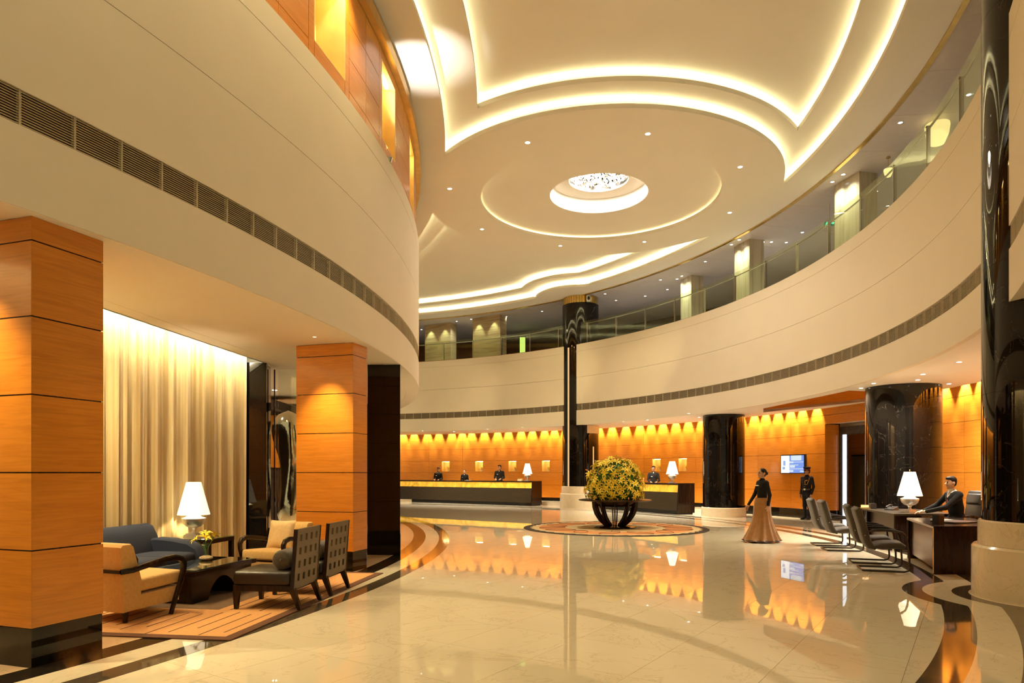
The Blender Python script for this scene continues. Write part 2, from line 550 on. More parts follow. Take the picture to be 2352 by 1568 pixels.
# inlays, left: concentric with the balcony
for nm, r0, r1, mt in (('black_inlay', 22.97, 23.27, 'floor_black'), ('cream_inlay', 23.27, 23.60, 'floor_cream'), ('brown_inlay', 23.60, 23.85, 'floor_brown')):
    MB().band(CL, r0, r1, -34, 52, -0.004, 0.0016, 170).build(nm, M[mt], floor)
MB().band(CL, 18.9, 22.97, -34, 30, -0.004, 0.0012, 120).build('peach_paving', M['floor_peach'], floor)
# inlays, right: follow the gallery and swell round the piers
for nm, (R0, q0), (R1, q1), mt in (('brown_inlay', (18.10, 1.77), (18.38, 1.53), 'floor_brown'), ('cream_inlay', (18.38, 1.53), (18.72, 1.19), 'floor_cream'),
                                   ('brown_inlay', (18.72, 1.19), (19.0, 1.0), 'floor_brown')):
    MB().strip(rcurve(R0, q0, -52, 100), rcurve(R1, q1, -52, 100), -0.004, 0.0016).build(nm, M[mt], floor)
MB().band(CR, 19.0, 22.4, -52, 100, -0.004, 0.0012, 200).build('pale_paving', M['floor_cream'], floor)

# ---------------------------------------------------------------- balcony front on the left
A0, A1 = -34.0, 50.0
wl = MB().band(CL, RL - 0.30, RL - 0.05, A0, A1, Z_SOF + 0.02, Z_TOP, 170).build('wall_left', M['paint'], smooth=20)
structure(wl, 'curved cream balcony front above the seating area')
for z0, z1 in ((Z_SOF, Z_G0), (Z_G1, Z_J1), (Z_J1, Z_J2), (Z_J2, Z_TOP)):
    MB().band(CL, RL - 0.10, RL, A0, A1, z0 + (0.004 if z0 > 3.8 else 0), z1 - 0.004, 170).build('fascia_panel', M['paint'], wl, smooth=20)
MB().band(CL, RL - 0.10, RL - 0.012, A0, A1, Z_G0 - 0.05, Z_G0 - 0.008, 170).build('grille_ledge', M['paint'], wl, smooth=20)

def grille_mesh(R, C, dth, inward):
    """one grille bay: frame ends and thin curved slats, local to bearing 0"""
    g = MB()
    n = 13
    s_ = 1 if inward else -1
    for i in range(n):
        z = Z_G0 + (Z_G1 - Z_G0) * (i + 0.5) / n
        g.strip(arc((0, 0), R + s_ * 0.012, -dth / 2, dth / 2, 2), arc((0, 0), R + s_ * 0.021, -dth / 2, dth / 2, 2), z - 0.0030, z + 0.0030)
    for e in (-1, 1):
        a = e * (dth / 2 - 0.012)
        g.strip(arc((0, 0), R + s_ * 0.008, a - 0.009, a + 0.009, 1), arc((0, 0), R + s_ * 0.045, a - 0.009, a + 0.009, 1), Z_G0, Z_G1)
    return g.mesh('grille_bay', M['grille'])
MB().band(CL, RL - 0.06, RL - 0.048, A0, A1, Z_G0, Z_G1, 170).build('grille_backing', M['grille_dark'], wl, smooth=20)
gl = grille_mesh(RL, CL, 1.12, False)
k = 0
a = A0 + 1
while a < A1:
    o = inst('grille_bay', gl, (CL[0], CL[1], 0), rad(a), wl); o['kind'] = 'stuff'
    a += 1.12; k += 1

# timber wall over the balcony, with lit niches
RU = RL - 0.06
wu = MB().band(CL, RU - 0.75, RU - 0.70, A0, A1, Z_TOP - 0.05, Z_CEIL, 120).build('wall_upper_left', M['wood'], smooth=20)
structure(wu, 'curved orange timber wall with lit niches above the balcony')
MB().band(CL, RU - 0.75, RL - 0.012, A0, A1, Z_TOP - 0.10, Z_TOP - 0.02, 170).build('ledge', M['paint'], wu, smooth=20)
PB = 6.85                                     # bearing pitch of one bay (2.75 m)
bay0 = ang(CL, (-2.67, 9.9)) - 5 * PB
M['niche_lamp'] = emit('niche_lamp_glow', (1.0, 0.72, 0.26), 45.0)
M['niche_lit'] = plain('niche_gold', (0.80, 0.56, 0.20), 0.45, var=0.12, scale=2)
def up_panel(a0, a1, z0, z1):
    am = (a0 + a1) / 2; w = 2 * RU * math.sin(rad(a1 - a0) / 2) - 0.010
    p = pol(CL, RU * math.cos(rad(a1 - a0) / 2) - 0.012, am)
    MB().box((0, 0.012, (z0 + z1) / 2), (w, 0.024, z1 - z0 - 0.010)).build('panel', M['wood'], wu, loc=(p[0], p[1], 0), rotz=rad(am + 90))
for b in range(12):
    ac = bay0 + b * PB
    if ac > 44: break
    nw = 1.22                                 # half niche bearing
    nz0, nz1 = 7.56, 8.95
    lo, hi = ac - PB / 2, ac + PB / 2
    for (s0, s1) in ((lo, ac - nw - 0.4), (ac + nw + 0.4, hi)):
        for z0, z1 in ((Z_TOP - 0.02, 7.48), (7.48, 8.00), (8.00, 8.54), (8.54, 9.14)):
            up_panel(s0, s1, z0, z1)
    for s0, s1 in ((ac - nw - 0.4, ac - nw), (ac + nw, ac + nw + 0.4)):
        up_panel(s0, s1, Z_TOP - 0.02, 9.14)
    up_panel(ac - nw, ac + nw, Z_TOP - 0.02, nz0); up_panel(ac - nw, ac + nw, nz1, 9.14)
    # niche box, open to the lobby
    w = 2 * RU * math.sin(rad(nw))
    p = pol(CL, RU * math.cos(rad(nw)) - 0.03, ac)
    nb = MB()
    for c, d in (((0, 0.46, (nz0 + nz1) / 2), (w, 0.02, nz1 - nz0)), ((-w / 2, 0.22, (nz0 + nz1) / 2), (0.02, 0.48, nz1 - nz0)), ((w / 2, 0.22, (nz0 + nz1) / 2), (0.02, 0.48, nz1 - nz0)),
                 ((0, 0.22, nz0), (w, 0.48, 0.02)), ((0, 0.22, nz1), (w, 0.48, 0.02))):
        nb.box(c, d)
    nbo = nb.build('niche', M['niche_lit'], wu, loc=(p[0], p[1], 0), rotz=rad(ac + 90))
    MB().box((0, 0.12, nz1 - 0.03), (w * 0.8, 0.05, 0.02)).build('niche_lamp', M['niche_lamp'], nbo)
tr = MB().band(CL, RU - 0.1, RL + 0.05, A0, A1, 9.14, 9.36, 170).build('trim_1', M['gold'], smooth=20)
structure(tr, 'gold trim along the top of the timber balcony wall')

# soffit over the seating area
CUR_A, CUR_B = (-6.05, 4.4), (-5.08, 12.9)    # curtain line
def curt(t, off=0.0):
    dx, dy = CUR_B[0] - CUR_A[0], CUR_B[1] - CUR_A[1]
    L_ = math.hypot(dx, dy)
    return (CUR_A[0] + dx * t + dy / L_ * off, CUR_A[1] + dy * t - dx / L_ * off)
sl_out = arc(CL, RL - 0.33, A0, 42, 90)
poly = sl_out + [(-9.5, 27.5), (-9.5, 13.4), (CUR_B[0] + 0.33, 13.4)] + [curt(1.0, 0.30), curt(0.0, 0.30), curt(-0.15, 0.30)]
cl = MB().prism(poly, Z_SOF, Z_SOF + 0.12).build('ceiling_low_left', M['ceil'])
structure(cl, 'low cream ceiling over the seating area')
MB().band(CL, RL - 0.325, RL - 0.012, A0, A1, Z_SOF - 0.004, Z_SOF + 0.11, 170).build('border_panel', M['ceil'], cl)
MB().prism([curt(-0.15, 0.36), curt(1.0, 0.36), curt(1.0, 0.64), curt(-0.15, 0.64)], Z_SOF - 0.003, Z_SOF + 0.05).build('edge_panel', M['ceil'], cl)
MB().prism([curt(-0.2, 0.34), curt(1.02, 0.34), curt(1.02, -0.30), curt(-0.2, -0.30)], Z_SOF + 0.45, Z_SOF + 0.50).build('slot_top', M['ceil'], cl)
MB().prism([curt(-0.2, 0.34), curt(1.02, 0.34), curt(1.02, 0.30), curt(-0.2, 0.30)], Z_SOF, Z_SOF + 0.46).build('slot_side', M['ceil'], cl)
M['curtlight'] = emit('curtain_strip', (1.0, 0.88, 0.60), 90.0)
MB().prism([curt(-0.1, 0.29), curt(0.985, 0.29), curt(0.985, 0.22), curt(-0.1, 0.22)], Z_SOF + 0.14, Z_SOF + 0.17).build('light_strip', M['curtlight'], cl)

# ---------------------------------------------------------------- gallery front on the right
G0, G1 = -32.3, 100.0
wr = MB().band(CR, RR + 0.05, RR + 0.30, G0, G1, Z_SOF + 0.02, Z_TOP, 260).build('wall_right', M['paint'], smooth=20)
structure(wr, 'curved cream gallery front around the far side of the lobby')
for z0, z1 in ((Z_SOF, Z_G0), (Z_G1, Z_J1), (Z_J1, Z_J2), (Z_J2, Z_TOP)):
    MB().band(CR, RR, RR + 0.10, G0, G1, z0 + (0.004 if z0 > 3.8 else 0), z1 - 0.004, 260).build('fascia_panel', M['paint'], wr, smooth=20)
MB().band(CR, RR + 0.012, RR + 0.10, G0, G1, Z_G0 - 0.05, Z_G0 - 0.008, 260).build('grille_ledge', M['paint'], wr, smooth=20)
MB().band(CR, RR + 0.048, RR + 0.06, G0, G1, Z_G0, Z_G1, 260).build('grille_backing', M['grille_dark'], wr, smooth=20)
gm = grille_mesh(RR, CR, 1.40, True)
a = G0 + 0.7
while a < G1 - 1:
    o = inst('grille_bay', gm, (CR[0], CR[1], 0), rad(a), wr); o['kind'] = 'stuff'
    a += 1.40
# gallery deck and its lower soffit (with the timber-sided ceiling pocket by the lift lobby)
pocket = [(8.25, 22.4), (8.65, 17.5), (9.9, 17.9), (10.9, 19.6), (10.6, 20.2), (8.8, 23.9)]
ring = arc(CR, RR + 0.10, G0, G1, 260) + arc(CR, RW - 0.45, G1, G0, 200)
cr_ = MB().prism(ring, Z_SOF + 0.003, Z_SOF + 0.10, holes=[pocket]).build('ceiling_low_right', M['sofwhite'])
structure(cr_, 'low white ceiling under the gallery')
MB().prism(pocket, Z_SOF + 0.02, Z_SOF + 0.42, bottom=False, top=False).build('pocket_side', M['wood'], cr_)
MB().prism(pocket, Z_SOF + 0.42, Z_SOF + 0.46).build('pocket_top', M['wood'], cr_)
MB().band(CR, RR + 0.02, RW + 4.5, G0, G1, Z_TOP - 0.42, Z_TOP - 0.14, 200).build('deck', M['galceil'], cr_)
MB().band(CR, RW - 0.5, RW - 0.45, G0, G1, Z_SOF, Z_SOF + 0.5, 200).build('slot_side', M['sofwhite'], cr_)
MB().band(CR, RW - 0.5, RW + 0.6, G0, G1, Z_SOF + 0.5, Z_SOF + 0.55, 200).build('slot_top', M['sofwhite'], cr_)
MB().strip([pol(CR, RR, G0), pol(CR, RW + 4.5, G0)], [pol(CR, RR, G0 - 0.4), pol(CR, RW + 4.5, G0 - 0.4)], Z_SOF, Z_TOP).build('end_panel', M['paint'], wr)

# glass railing
rail = thing('glass_railing', 'curved glass railing with slim brass posts along the gallery edge', 'railing', (CR[0], CR[1], Z_TOP))
RG = RR + 0.13
post_me = MB().box((RG, 0, 0.45), (0.07, 0.022, 0.90)).box((RG, 0, 0.012), (0.12, 0.07, 0.024)).box((RG, 0, 0.885), (0.09, 0.05, 0.02)).mesh('post', M['steel'])
pane_me = MB().strip(arc((0, 0), RG - 0.03, -2.46, 2.46, 6), arc((0, 0), RG - 0.018, -2.46, 2.46, 6), 0.03, 0.98).mesh('glass_pane', M['glass'], smooth=20)
a = 2.6 - 5 * 7
first = True
while a < 100:
    if a > G0 + 0.3:
        inst('post', post_me, (0, 0, 0), rad(a), rail)
    if a + 2.5 > G0 + 2.5: inst('glass_pane', pane_me, (0, 0, 0), rad(a + 2.5), rail)
    a += 5
MB().tube([(*pol((0, 0), RG + 0.03, b), 0.875) for b in np.arange(G0 + 0.2, 100, 1.0)], 0.021, 8).build('handrail', M['steel'], rail, smooth=40)
MB().band((0, 0), RG - 0.05, RG + 0.02, G0, 100, 0.0, 0.03, 200).build('base_rail', M['steel'], rail)

# ---------------------------------------------------------------- main ceiling with coves
H1, H2, EXP = 0.30, 0.30, 0.34
NB = [(PIER_A, 2.05), (PIER_B, 2.05)]
def right_arc(R, dr, a0, a1, n):
    bl = [(p, r + dr) for p, r in NB]
    return [pol(CR, rho(a0 + (a1 - a0) * i / n, R, bl), a0 + (a1 - a0) * i / n) for i in range(n + 1)]
def ycut(C, R, y): return math.degrees(math.asin(max(-1, min(1, (y - C[1]) / R))))
def near_outline(rl, rr, rd, dr, ynear):
    A = cc_int(CL, rl, CC, rd)[0]; B = cc_int(CR, rr, CC, rd)[0]
    p = arc(CL, rl, ang(CL, A), ycut(CL, rl, ynear), 60)
    p += right_arc(rr, dr, ycut(CR, rr, ynear), ang(CR, B), 120)
    a0, a1 = ang(CC, B), ang(CC, A)
    if a1 > 0: a1 -= 360
    p += arc(CC, rd, a0, a1, 60)[1:-1]
    return p
def far_outline(rl, rr, rd, dr, yl, ar):
    A = cc_int(CL, rl, CC, rd)[1]; B = cc_int(CR, rr, CC, rd)[1]
    p = arc(CL, rl, ang(CL, A), ycut(CL, rl, yl), 50)
    p += right_arc(rr, dr, ar, ang(CR, B), 260)
    a0, a1 = ang(CC, B), ang(CC, A)
    if a1 < 0: a1 += 360
    p += arc(CC, rd, a0, a1, 60)[1:-1]
    return p
def outl(which, step, e):
    """coffer outline of step 1 or 2, grown by e"""
    rl, rr, rd, dr = ((23.75, 18.15, 5.0, 0.0), (24.50, 17.50, 5.5, 0.65))[step - 1]
    if which == 'near': return near_outline(rl - e, rr + e, rd - e, dr - e, (1.0 if step == 1 else 2.0) - e)
    return far_outline(rl - e, rr + e, rd - e, dr - e, (32.0 if step == 1 else 31.0) + e, (80 if step == 1 else 78.5) + e)

ring_hole = arc(CC, 3.40, 0, 360, 96)[:-1]
outer = arc(CL, RL - 1.6, -40, 55, 80) + arc(CR, 19.02, 100, -42, 200) + [(0, -1.5), (-8, -1.5)]
ce = MB().prism(outer, Z_CEIL, Z_CEIL + 0.10, holes=[outl('near', 1, 0), outl('far', 1, 0), ring_hole]).build('ceiling', M['ceil'])
structure(ce, 'cream plaster ceiling with curved cove-lit recesses')
Z1 = Z_CEIL + H1; Z2 = Z1 + H2
for w in ('near', 'far'):
    MB().prism(outl(w, 1, EXP), Z1, Z1 + 0.10, holes=[outl(w, 2, 0)]).build('coffer_step', M['ceil'], ce)
    MB().prism(outl(w, 1, EXP), Z_CEIL + 0.1, Z1 + 0.05, top=False, bottom=False).build('coffer_side', M['ceil'], ce)
    MB().prism(outl(w, 2, EXP), Z2, Z2 + 0.06).build('coffer_top', M['ceil'], ce)
    MB().prism(outl(w, 2, EXP), Z1 + 0.1, Z2 + 0.03, top=False, bottom=False).build('coffer_side', M['ceil'], ce)
    for st, zz in ((1, Z_CEIL), (2, Z1)):
        a_, b_ = outl(w, st, 0.13), outl(w, st, 0.17)
        if len(a_) == len(b_):
            MB().tape(a_ + a_[:1], b_ + b_[:1], zz + 0.150, zz + 0.162).build('light_strip', [M['ceil'], M['cove' if w == 'near' else 'cove_far']], ce)
# the round rose
zr = Z_CEIL + 0.17
MB().prism(arc(CC, 3.62, 0, 360, 96)[:-1], zr, zr + 0.06, holes=[arc(CC, 1.40, 0, 360, 64)[:-1]]).build('rose_disc', M['ceil'], ce)
MB().prism(arc(CC, 3.62, 0, 360, 96)[:-1], Z_CEIL + 0.1, zr + 0.03, top=False, bottom=False).build('rose_side', M['ceil'], ce)
MB().tape(arc(CC, 3.52, 0, 360, 96), arc(CC, 3.56, 0, 360, 96), Z_CEIL + 0.102, Z_CEIL + 0.112).build('light_strip', [M['ceil'], emit('rose_strip', (1.0, 0.84, 0.44), 14.0)], ce)
M['rosewhite'] = plain('rose_white', (0.90, 0.87, 0.82), 0.6, var=0.0)
MB().prism(arc(CC, 1.40, 0, 360, 64)[:-1], zr, zr + 0.44, top=False, bottom=False).build('rose_wall', M['rosewhite'], ce, smooth=30)
MB().prism(arc(CC, 1.42, 0, 360, 64)[:-1], zr + 0.43, zr + 0.47, holes=[arc(CC, 0.86, 0, 360, 48)[:-1]]).build('rose_ring', M['ceil'], ce)
MB().prism(arc(CC, 0.88, 0, 360, 48)[:-1], zr + 0.62, zr + 0.65).build('rose_cap', M['silver'], ce)
MB().prism(arc(CC, 0.87, 0, 360, 48)[:-1], zr + 0.44, zr + 0.63, top=False, bottom=False).build('rose_rim', M['silver'], ce, smooth=30)
# crystal light in the rose
ch = thing('crystal_chandelier', 'round cluster of sparkling crystal drops recessed in the ceiling rose', 'chandelier', (CC[0], CC[1], zr + 0.62))
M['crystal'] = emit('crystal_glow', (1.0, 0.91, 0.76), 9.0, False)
M['crystal2'] = plain('crystal_cut', (0.9, 0.85, 0.78), 0.05, var=0, metal=0.9)
drop = MB().lathe([(0.0, -0.11), (0.035, -0.07), (0.05, -0.03), (0.02, 0.0), (0.0, 0.01)], 6)
d1, d2 = drop.mesh('crystal', M['crystal']), drop.mesh('crystal', M['crystal2'])
random.seed(3)
for k in range(150):
    r = 0.80 * math.sqrt((k + 0.5) / 150); a = k * 2.39996
    inst('crystal', d1 if k % 5 < 3 else d2, (r * math.cos(a), r * math.sin(a), random.uniform(-0.08, -0.01)), a, ch)
MB().lathe([(0.0, 0.0), (0.83, 0.0), (0.83, 0.02), (0, 0.02)], 32).build('back_plate', M['silver'], ch)
dl = bpy.data.lights.new('crystal_light', 'AREA'); dl.shape = 'DISK'; dl.size = 1.5; dl.energy = 420; dl.color = NEUT
dlo = bpy.data.objects.new('crystal_light', dl); link(dlo, ch); dlo.location = (0, 0, -0.14)

# gallery ceiling, in radial panels, with the gold trim at its edge
tr2 = MB().band(CR, 19.02, 19.12, G0 - 8, 100, Z_CEIL - 0.03, Z_CEIL + 0.12, 260).build('trim_2', M['gold'], smooth=20)
structure(tr2, 'thin gold trim where the lobby ceiling meets the gallery ceiling')
gc = MB().band(CR, 19.1, 30.0, G0 - 8, 100, Z_CEIL + 0.06, Z_CEIL + 0.12, 120).build('ceiling_gallery', M['grille_dark'])
structure(gc, 'grey gallery ceiling dotted with downlights')
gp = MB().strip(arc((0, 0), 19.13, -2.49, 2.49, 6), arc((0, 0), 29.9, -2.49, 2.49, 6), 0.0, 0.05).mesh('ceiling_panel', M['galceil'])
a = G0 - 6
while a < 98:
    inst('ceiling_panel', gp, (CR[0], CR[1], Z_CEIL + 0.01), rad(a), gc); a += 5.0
# gallery back wall in dark panels
gb = MB().band(CR, 25.6, 25.8, G0 - 8, 100, Z_TOP - 0.2, Z_CEIL + 0.06, 120).build('wall_gallery', M['grille_dark'])
structure(gb, 'dark panelled wall at the back of the gallery')
gwp = MB().box((0, 0, 1.08), (1.77, 0.03, 2.30)).mesh('panel', M['darkwall'])
a = G0 - 6
while a < 99:
    p = pol(CR, 25.55, a); inst('panel', gwp, (p[0], p[1], Z_TOP - 0.16), rad(a - 90), gb); a += 4.0

# ---------------------------------------------------------------- timber wall behind the reception
ROWS = [(0.32, 0.96), (0.96, 1.60), (1.60, 2.24), (2.24, 2.88), (2.88, 3.52), (3.52, 4.18)]
PW = 4.7
OPEN0, OPEN1 = 5.2, 15.68                     # lift-lobby opening (bearings)
wb = MB().band(CR, RW + 0.5, RW + 0.6, G0, OPEN0, 0, Z_SOF + 0.55, 80).band(CR, RW + 0.5, RW + 0.6, OPEN1, 100, 0, Z_SOF + 0.55, 160).band(CR, RW + 0.5, RW + 0.6, OPEN0, OPEN1, 3.25, Z_SOF + 0.55, 20).build('wall_back', M['grille_dark'])
structure(wb, 'orange timber panelled wall behind the reception desks')
chord = lambda R, d: 2 * R * math.sin(rad(d) / 2)
pmesh = {}
for (z0, z1) in ROWS:
    pmesh[z0] = MB().box((0, 0.015, (z0 + z1) / 2), (chord(RW, PW) - 0.008, 0.03, z1 - z0 - 0.009)).mesh('panel', M['wood'])
NW_, NZ0, NZ1 = 0.47, 1.69, 2.26
def flatframe(w, z0, z1, hw, hz0, hz1):
    """upright panel with a rectangular opening"""
    g = MB()
    xs = [-w / 2, -hw / 2, hw / 2, w / 2]; zs = [z0, hz0, hz1, z1]
    for i in range(3):
        for j in range(3):
            if i == 1 and j == 1: continue
            if zs[j + 1] - zs[j] < 1e-4: continue
            g.box(((xs[i] + xs[i + 1]) / 2, 0.015, (zs[j] + zs[j + 1]) / 2), (xs[i + 1] - xs[i], 0.03, zs[j + 1] - zs[j]))
    return g
nz0, nz1 = 1.66, 2.215
M['niche_gold'] = plain('niche_back', (0.85, 0.62, 0.25), 0.4, var=0.10, scale=3)
nb = MB()
for c, d in (((0, 0.33, (nz0 + nz1) / 2), (NW_ + 0.02, 0.02, nz1 - nz0)), ((-NW_ / 2 - 0.01, 0.18, (nz0 + nz1) / 2), (0.02, 0.30, nz1 - nz0)), ((NW_ / 2 + 0.01, 0.18, (nz0 + nz1) / 2), (0.02, 0.30, nz1 - nz0)),
             ((0, 0.18, nz0 - 0.01), (NW_ + 0.04, 0.30, 0.02)), ((0, 0.18, nz1 + 0.01), (NW_ + 0.04, 0.30, 0.02))):
    nb.box(c, d)
nbox = nb.mesh('niche', M['niche_gold'])
nlamp = MB().box((0, 0.10, nz1 - 0.015), (NW_ * 0.7, 0.06, 0.015)).mesh('niche_lamp', emit('niche_glow', (1.0, 0.78, 0.36), 22.0))
niche_x = [1024, 1100, 1177, 1254, 1508, 1568]
nth = [sight_theta(x, CR, RW) for x in niche_x]
NICHES = []
def wall_col(am, d):
    p = pol(CR, RW * math.cos(rad(d) / 2), am)
    for (z0, z1) in ROWS:
        me = pmesh[z0] if abs(d - PW) < 0.01 else MB().box((0, 0.015, (z0 + z1) / 2), (chord(RW, d) - 0.008, 0.03, z1 - z0 - 0.009)).mesh('panel', M['wood'])
        inst('panel', me, (p[0], p[1], 0), rad(am - 90), wb)
def fill(a0, a1):
    n = max(1, round((a1 - a0) / PW)); d = (a1 - a0) / n
    for i in range(n): wall_col(a0 + d * (i + 0.5), d)
# niches sit closer than one pitch in places: snap the panel width to the spacing
nth = sorted(nth)
runs = [[nth[0], nth[1]], nth[2:]]
pit = [runs[0][1] - runs[0][0], (runs[1][-1] - runs[1][0]) / 3]
cur = OPEN1
for run, d in zip(runs, pit):
    s0 = run[0] - d / 2
    if s0 - cur > 0.5: fill(cur, s0)
    for i in range(len(run)):
        am = run[0] + d * i
        R_ = RW * math.cos(rad(d) / 2)
        for (z0, z1) in ROWS:
            if abs(z0 - 1.6) < 0.01:
                me = flatframe(chord(RW, d) - 0.008, 1.6045, 2.2355, NW_, nz0, nz1).mesh('panel', M['wood'])
            else:
                me = MB().box((0, 0.015, (z0 + z1) / 2), (chord(RW, d) - 0.008, 0.03, z1 - z0 - 0.009)).mesh('panel', M['wood'])
            p = pol(CR, R_, am)
            inst('panel', me, (p[0], p[1], 0), rad(am - 90), wb)
        p = pol(CR, R_, am)
        o = inst('niche', nbox, (p[0], p[1], 0), rad(am - 90), wb)
        inst('niche_lamp', nlamp, (0, 0, 0), 0, o)
        NICHES.append((p, am))
    cur = run[-1] + d / 2
fill(cur, 97)
fill(-24.0, OPEN0)
# header over the lift-lobby opening
n = 2; d = (OPEN1 - OPEN0) / n
for i in range(n):
    am = OPEN0 + d * (i + 0.5); p = pol(CR, RW * math.cos(rad(d) / 2), am)
    for (z0, z1) in ((3.22, 3.52), (3.52, 4.18)):
        MB().box((0, 0.015, (z0 + z1) / 2), (chord(RW, d) - 0.008, 0.03, z1 - z0 - 0.009)).build('panel', M['wood'], wb, loc=(p[0], p[1], 0), rotz=rad(am - 90))
bb = MB().band(CR, RW - 0.02, RW + 0.05, G0, OPEN0, 0, 0.32, 80).band(CR, RW - 0.02, RW + 0.05, OPEN1, 98, 0, 0.32, 160).build('baseboard_back', M['black'], smooth=20)
structure(bb, 'black stone skirting along the timber wall')
# scallops of light down the timber wall: small lamps in the ceiling slot
ww = thing('wall_washer', 'tiny recessed lamp in the slot above the timber wall', 'lamp', (*pol(CR, RW - 0.14, 20), Z_SOF + 0.40), rad(20 - 90), 'wall washers above the timber wall')
MB().lathe([(0.0, 0.05), (0.035, 0.05), (0.04, 0.0), (0.034, 0.0), (0.030, 0.045), (0.0, 0.045)], 10).build('housing', M['steel'], ww)
MB().lathe([(0.0, 0.004), (0.03, 0.004), (0.03, 0.0), (0, 0)], 10).build('lens', M['lens'], ww)
wd = bpy.data.lights.new('washer_light', 'SPOT'); wd.energy = 620; wd.spot_size = rad(58); wd.spot_blend = 0.7; wd.color = (1.0, 0.84, 0.58); wd.shadow_soft_size = 0.02
wo = bpy.data.objects.new('washer_light', wd); link(wo, ww); wo.location = (0, 0, -0.01); wo.rotation_euler = (rad(12), 0, 0)
random.seed(11)
a = -23.0; firstw = True
while a < 92:
    if not (OPEN0 + 0.3 < a < OPEN1 - 0.3):
        p = pol(CR, RW - 0.14, a)
        if firstw:
            ww.location = (p[0], p[1], Z_SOF + 0.40); ww.rotation_euler = (0, 0, rad(a - 90)); firstw = False
        else:
            dup(ww, (p[0], p[1], Z_SOF + 0.40), rad(a - 90))
    a += 1.75 + random.uniform(-0.25, 0.35)

# lift lobby behind the opening
RI = 24.6
wi = MB().band(CR, RI, RI + 0.1, 1, 25, 0, 3.4, 30).build('wall_lift_lobby', M['grille_dark'])
structure(wi, 'timber panelled lift lobby seen through the opening')
for i in range(6):
    am = 3 + 4.0 * i
    p = pol(CR, RI - 0.03, am)
    for z0, z1 in ((0.0, 0.7), (0.7, 1.6), (1.6, 2.5), (2.5, 3.3)):
        MB().box((0, 0.0, (z0 + z1) / 2), (chord(RI, 4.0) - 0.008, 0.03, z1 - z0 - 0.009)).build('panel', M['wood'], wi, loc=(p[0], p[1], 0), rotz=rad(am - 90))
MB().prism(arc(CR, RW + 0.05, 1, 25, 20) + arc(CR, RI, 25, 1, 20), 3.25, 3.35).build('lobby_ceiling', M['sofwhite'], wi)
jam = pol(CR, RW + 0.275, OPEN1)
for z0, z1 in ((0.32, 0.96), (0.96, 1.6), (1.6, 2.24), (2.24, 3.22)):
    MB().box((0, 0, (z0 + z1) / 2), (0.04, 0.53, z1 - z0 - 0.008)).build('return_panel', M['wood'], wi, loc=(jam[0], jam[1], 0), rotz=rad(OPEN1 - 90))
MB().box((0, 0, 0.16), (0.045, 0.54, 0.32)).build('return_skirting', M['black'], wi, loc=(jam[0], jam[1], 0), rotz=rad(OPEN1 - 90))
d3 = thing('door_1', None, None, (CR[0], CR[1], 0), 0)
structure(d3, 'dark stone door surround with a bright glass edge in the lift lobby')
MB().band((0, 0), 22.60, 22.85, OPEN0, 15.64, 2.88, 3.14, 20).build('lintel', plain('grey_stone', (0.055, 0.052, 0.055), 0.3, var=0.4, scale=8), d3)
MB().band((0, 0), 22.57, 22.82, 15.36, 15.66, 0, 2.88, 2).build('jamb', plain('grey_stone_jamb', (0.055, 0.055, 0.065), 0.3, var=0.4, scale=8), d3)
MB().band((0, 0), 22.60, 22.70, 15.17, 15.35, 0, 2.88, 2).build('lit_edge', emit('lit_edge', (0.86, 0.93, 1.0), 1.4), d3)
p = pol(CR, RI - 0.09, 18.0)
dd = thing('door_2', None, None, (p[0], p[1], 0), rad(18.0 - 90))
structure(dd, 'bronze lift door in the timber lobby wall')
MB().box((0, 0, 1.10), (0.98, 0.05, 2.20)).build('door_leaf', plain('bronze_leaf', (0.16, 0.10, 0.03), 0.35, metal=0.3), dd)
MB().box((0, -0.01, 2.22), (1.04, 0.07, 0.04)).build('door_head', M['darkwood'], dd)
spot('lobby_lamp', wi, (*pol(CR, 23.9, 16.4), 3.2), (*pol(CR, 24.5, 16.0), 1.4), 40, 70)
spot('lobby_lamp', wi, (*pol(CR, 23.4, 11.5), 3.2), (*pol(CR, 24.2, 12.0), 0.0), 60, 120)

# enclosing walls beyond the seating area
we = MB().box((-9.6, 18, 2.0), (0.2, 22, 4.4)).build('wall_far_left', M['darkwall'])
structure(we, 'dark wall at the far end of the seating area')
wq = MB().box((-7.0, 21.0, 1.9), (6.9, 0.2, 3.8)).build('wall_foyer', M['darkwall'])
structure(wq, 'dark foyer wall behind the glass')
fp = MB().box((-6.4, 20.88, 2.55), (3.2, 0.05, 1.6)).build('panel', M['wood'], wq)
MB().hexa([(-7.6, 18.6, 3.70), (-4.2, 18.6, 2.55), (-4.2, 19.6, 2.55), (-7.6, 19.6, 3.70), (-7.6, 18.6, 3.95), (-4.2, 18.6, 2.85), (-4.2, 19.6, 2.85), (-7.6, 19.6, 3.95)]).build('stair_soffit', M['darkwall'], wq)
for px_, py_ in ((-6.05, 17.4), (-6.6, 18.2), (-7.3, 16.0)):  # first lamp is real, the rest added as bright things around the chrome
    MB().lathe([(0.0, -0.006), (0.06, -0.006), (0.06, 0.0), (0.0, 0.0)], 14, (px_, py_, Z_SOF)).build('foyer_lens', M['lens'], wq)
    spot('foyer_lamp', wq, (px_, py_, 3.6), (px_, py_, 0), 260, 120, color=NEUT)
spot('foyer_lamp', wq, (-5.8, 19.6, 3.6), (-6.2, 20.8, 2.2), 160, 95, color=NEUT)

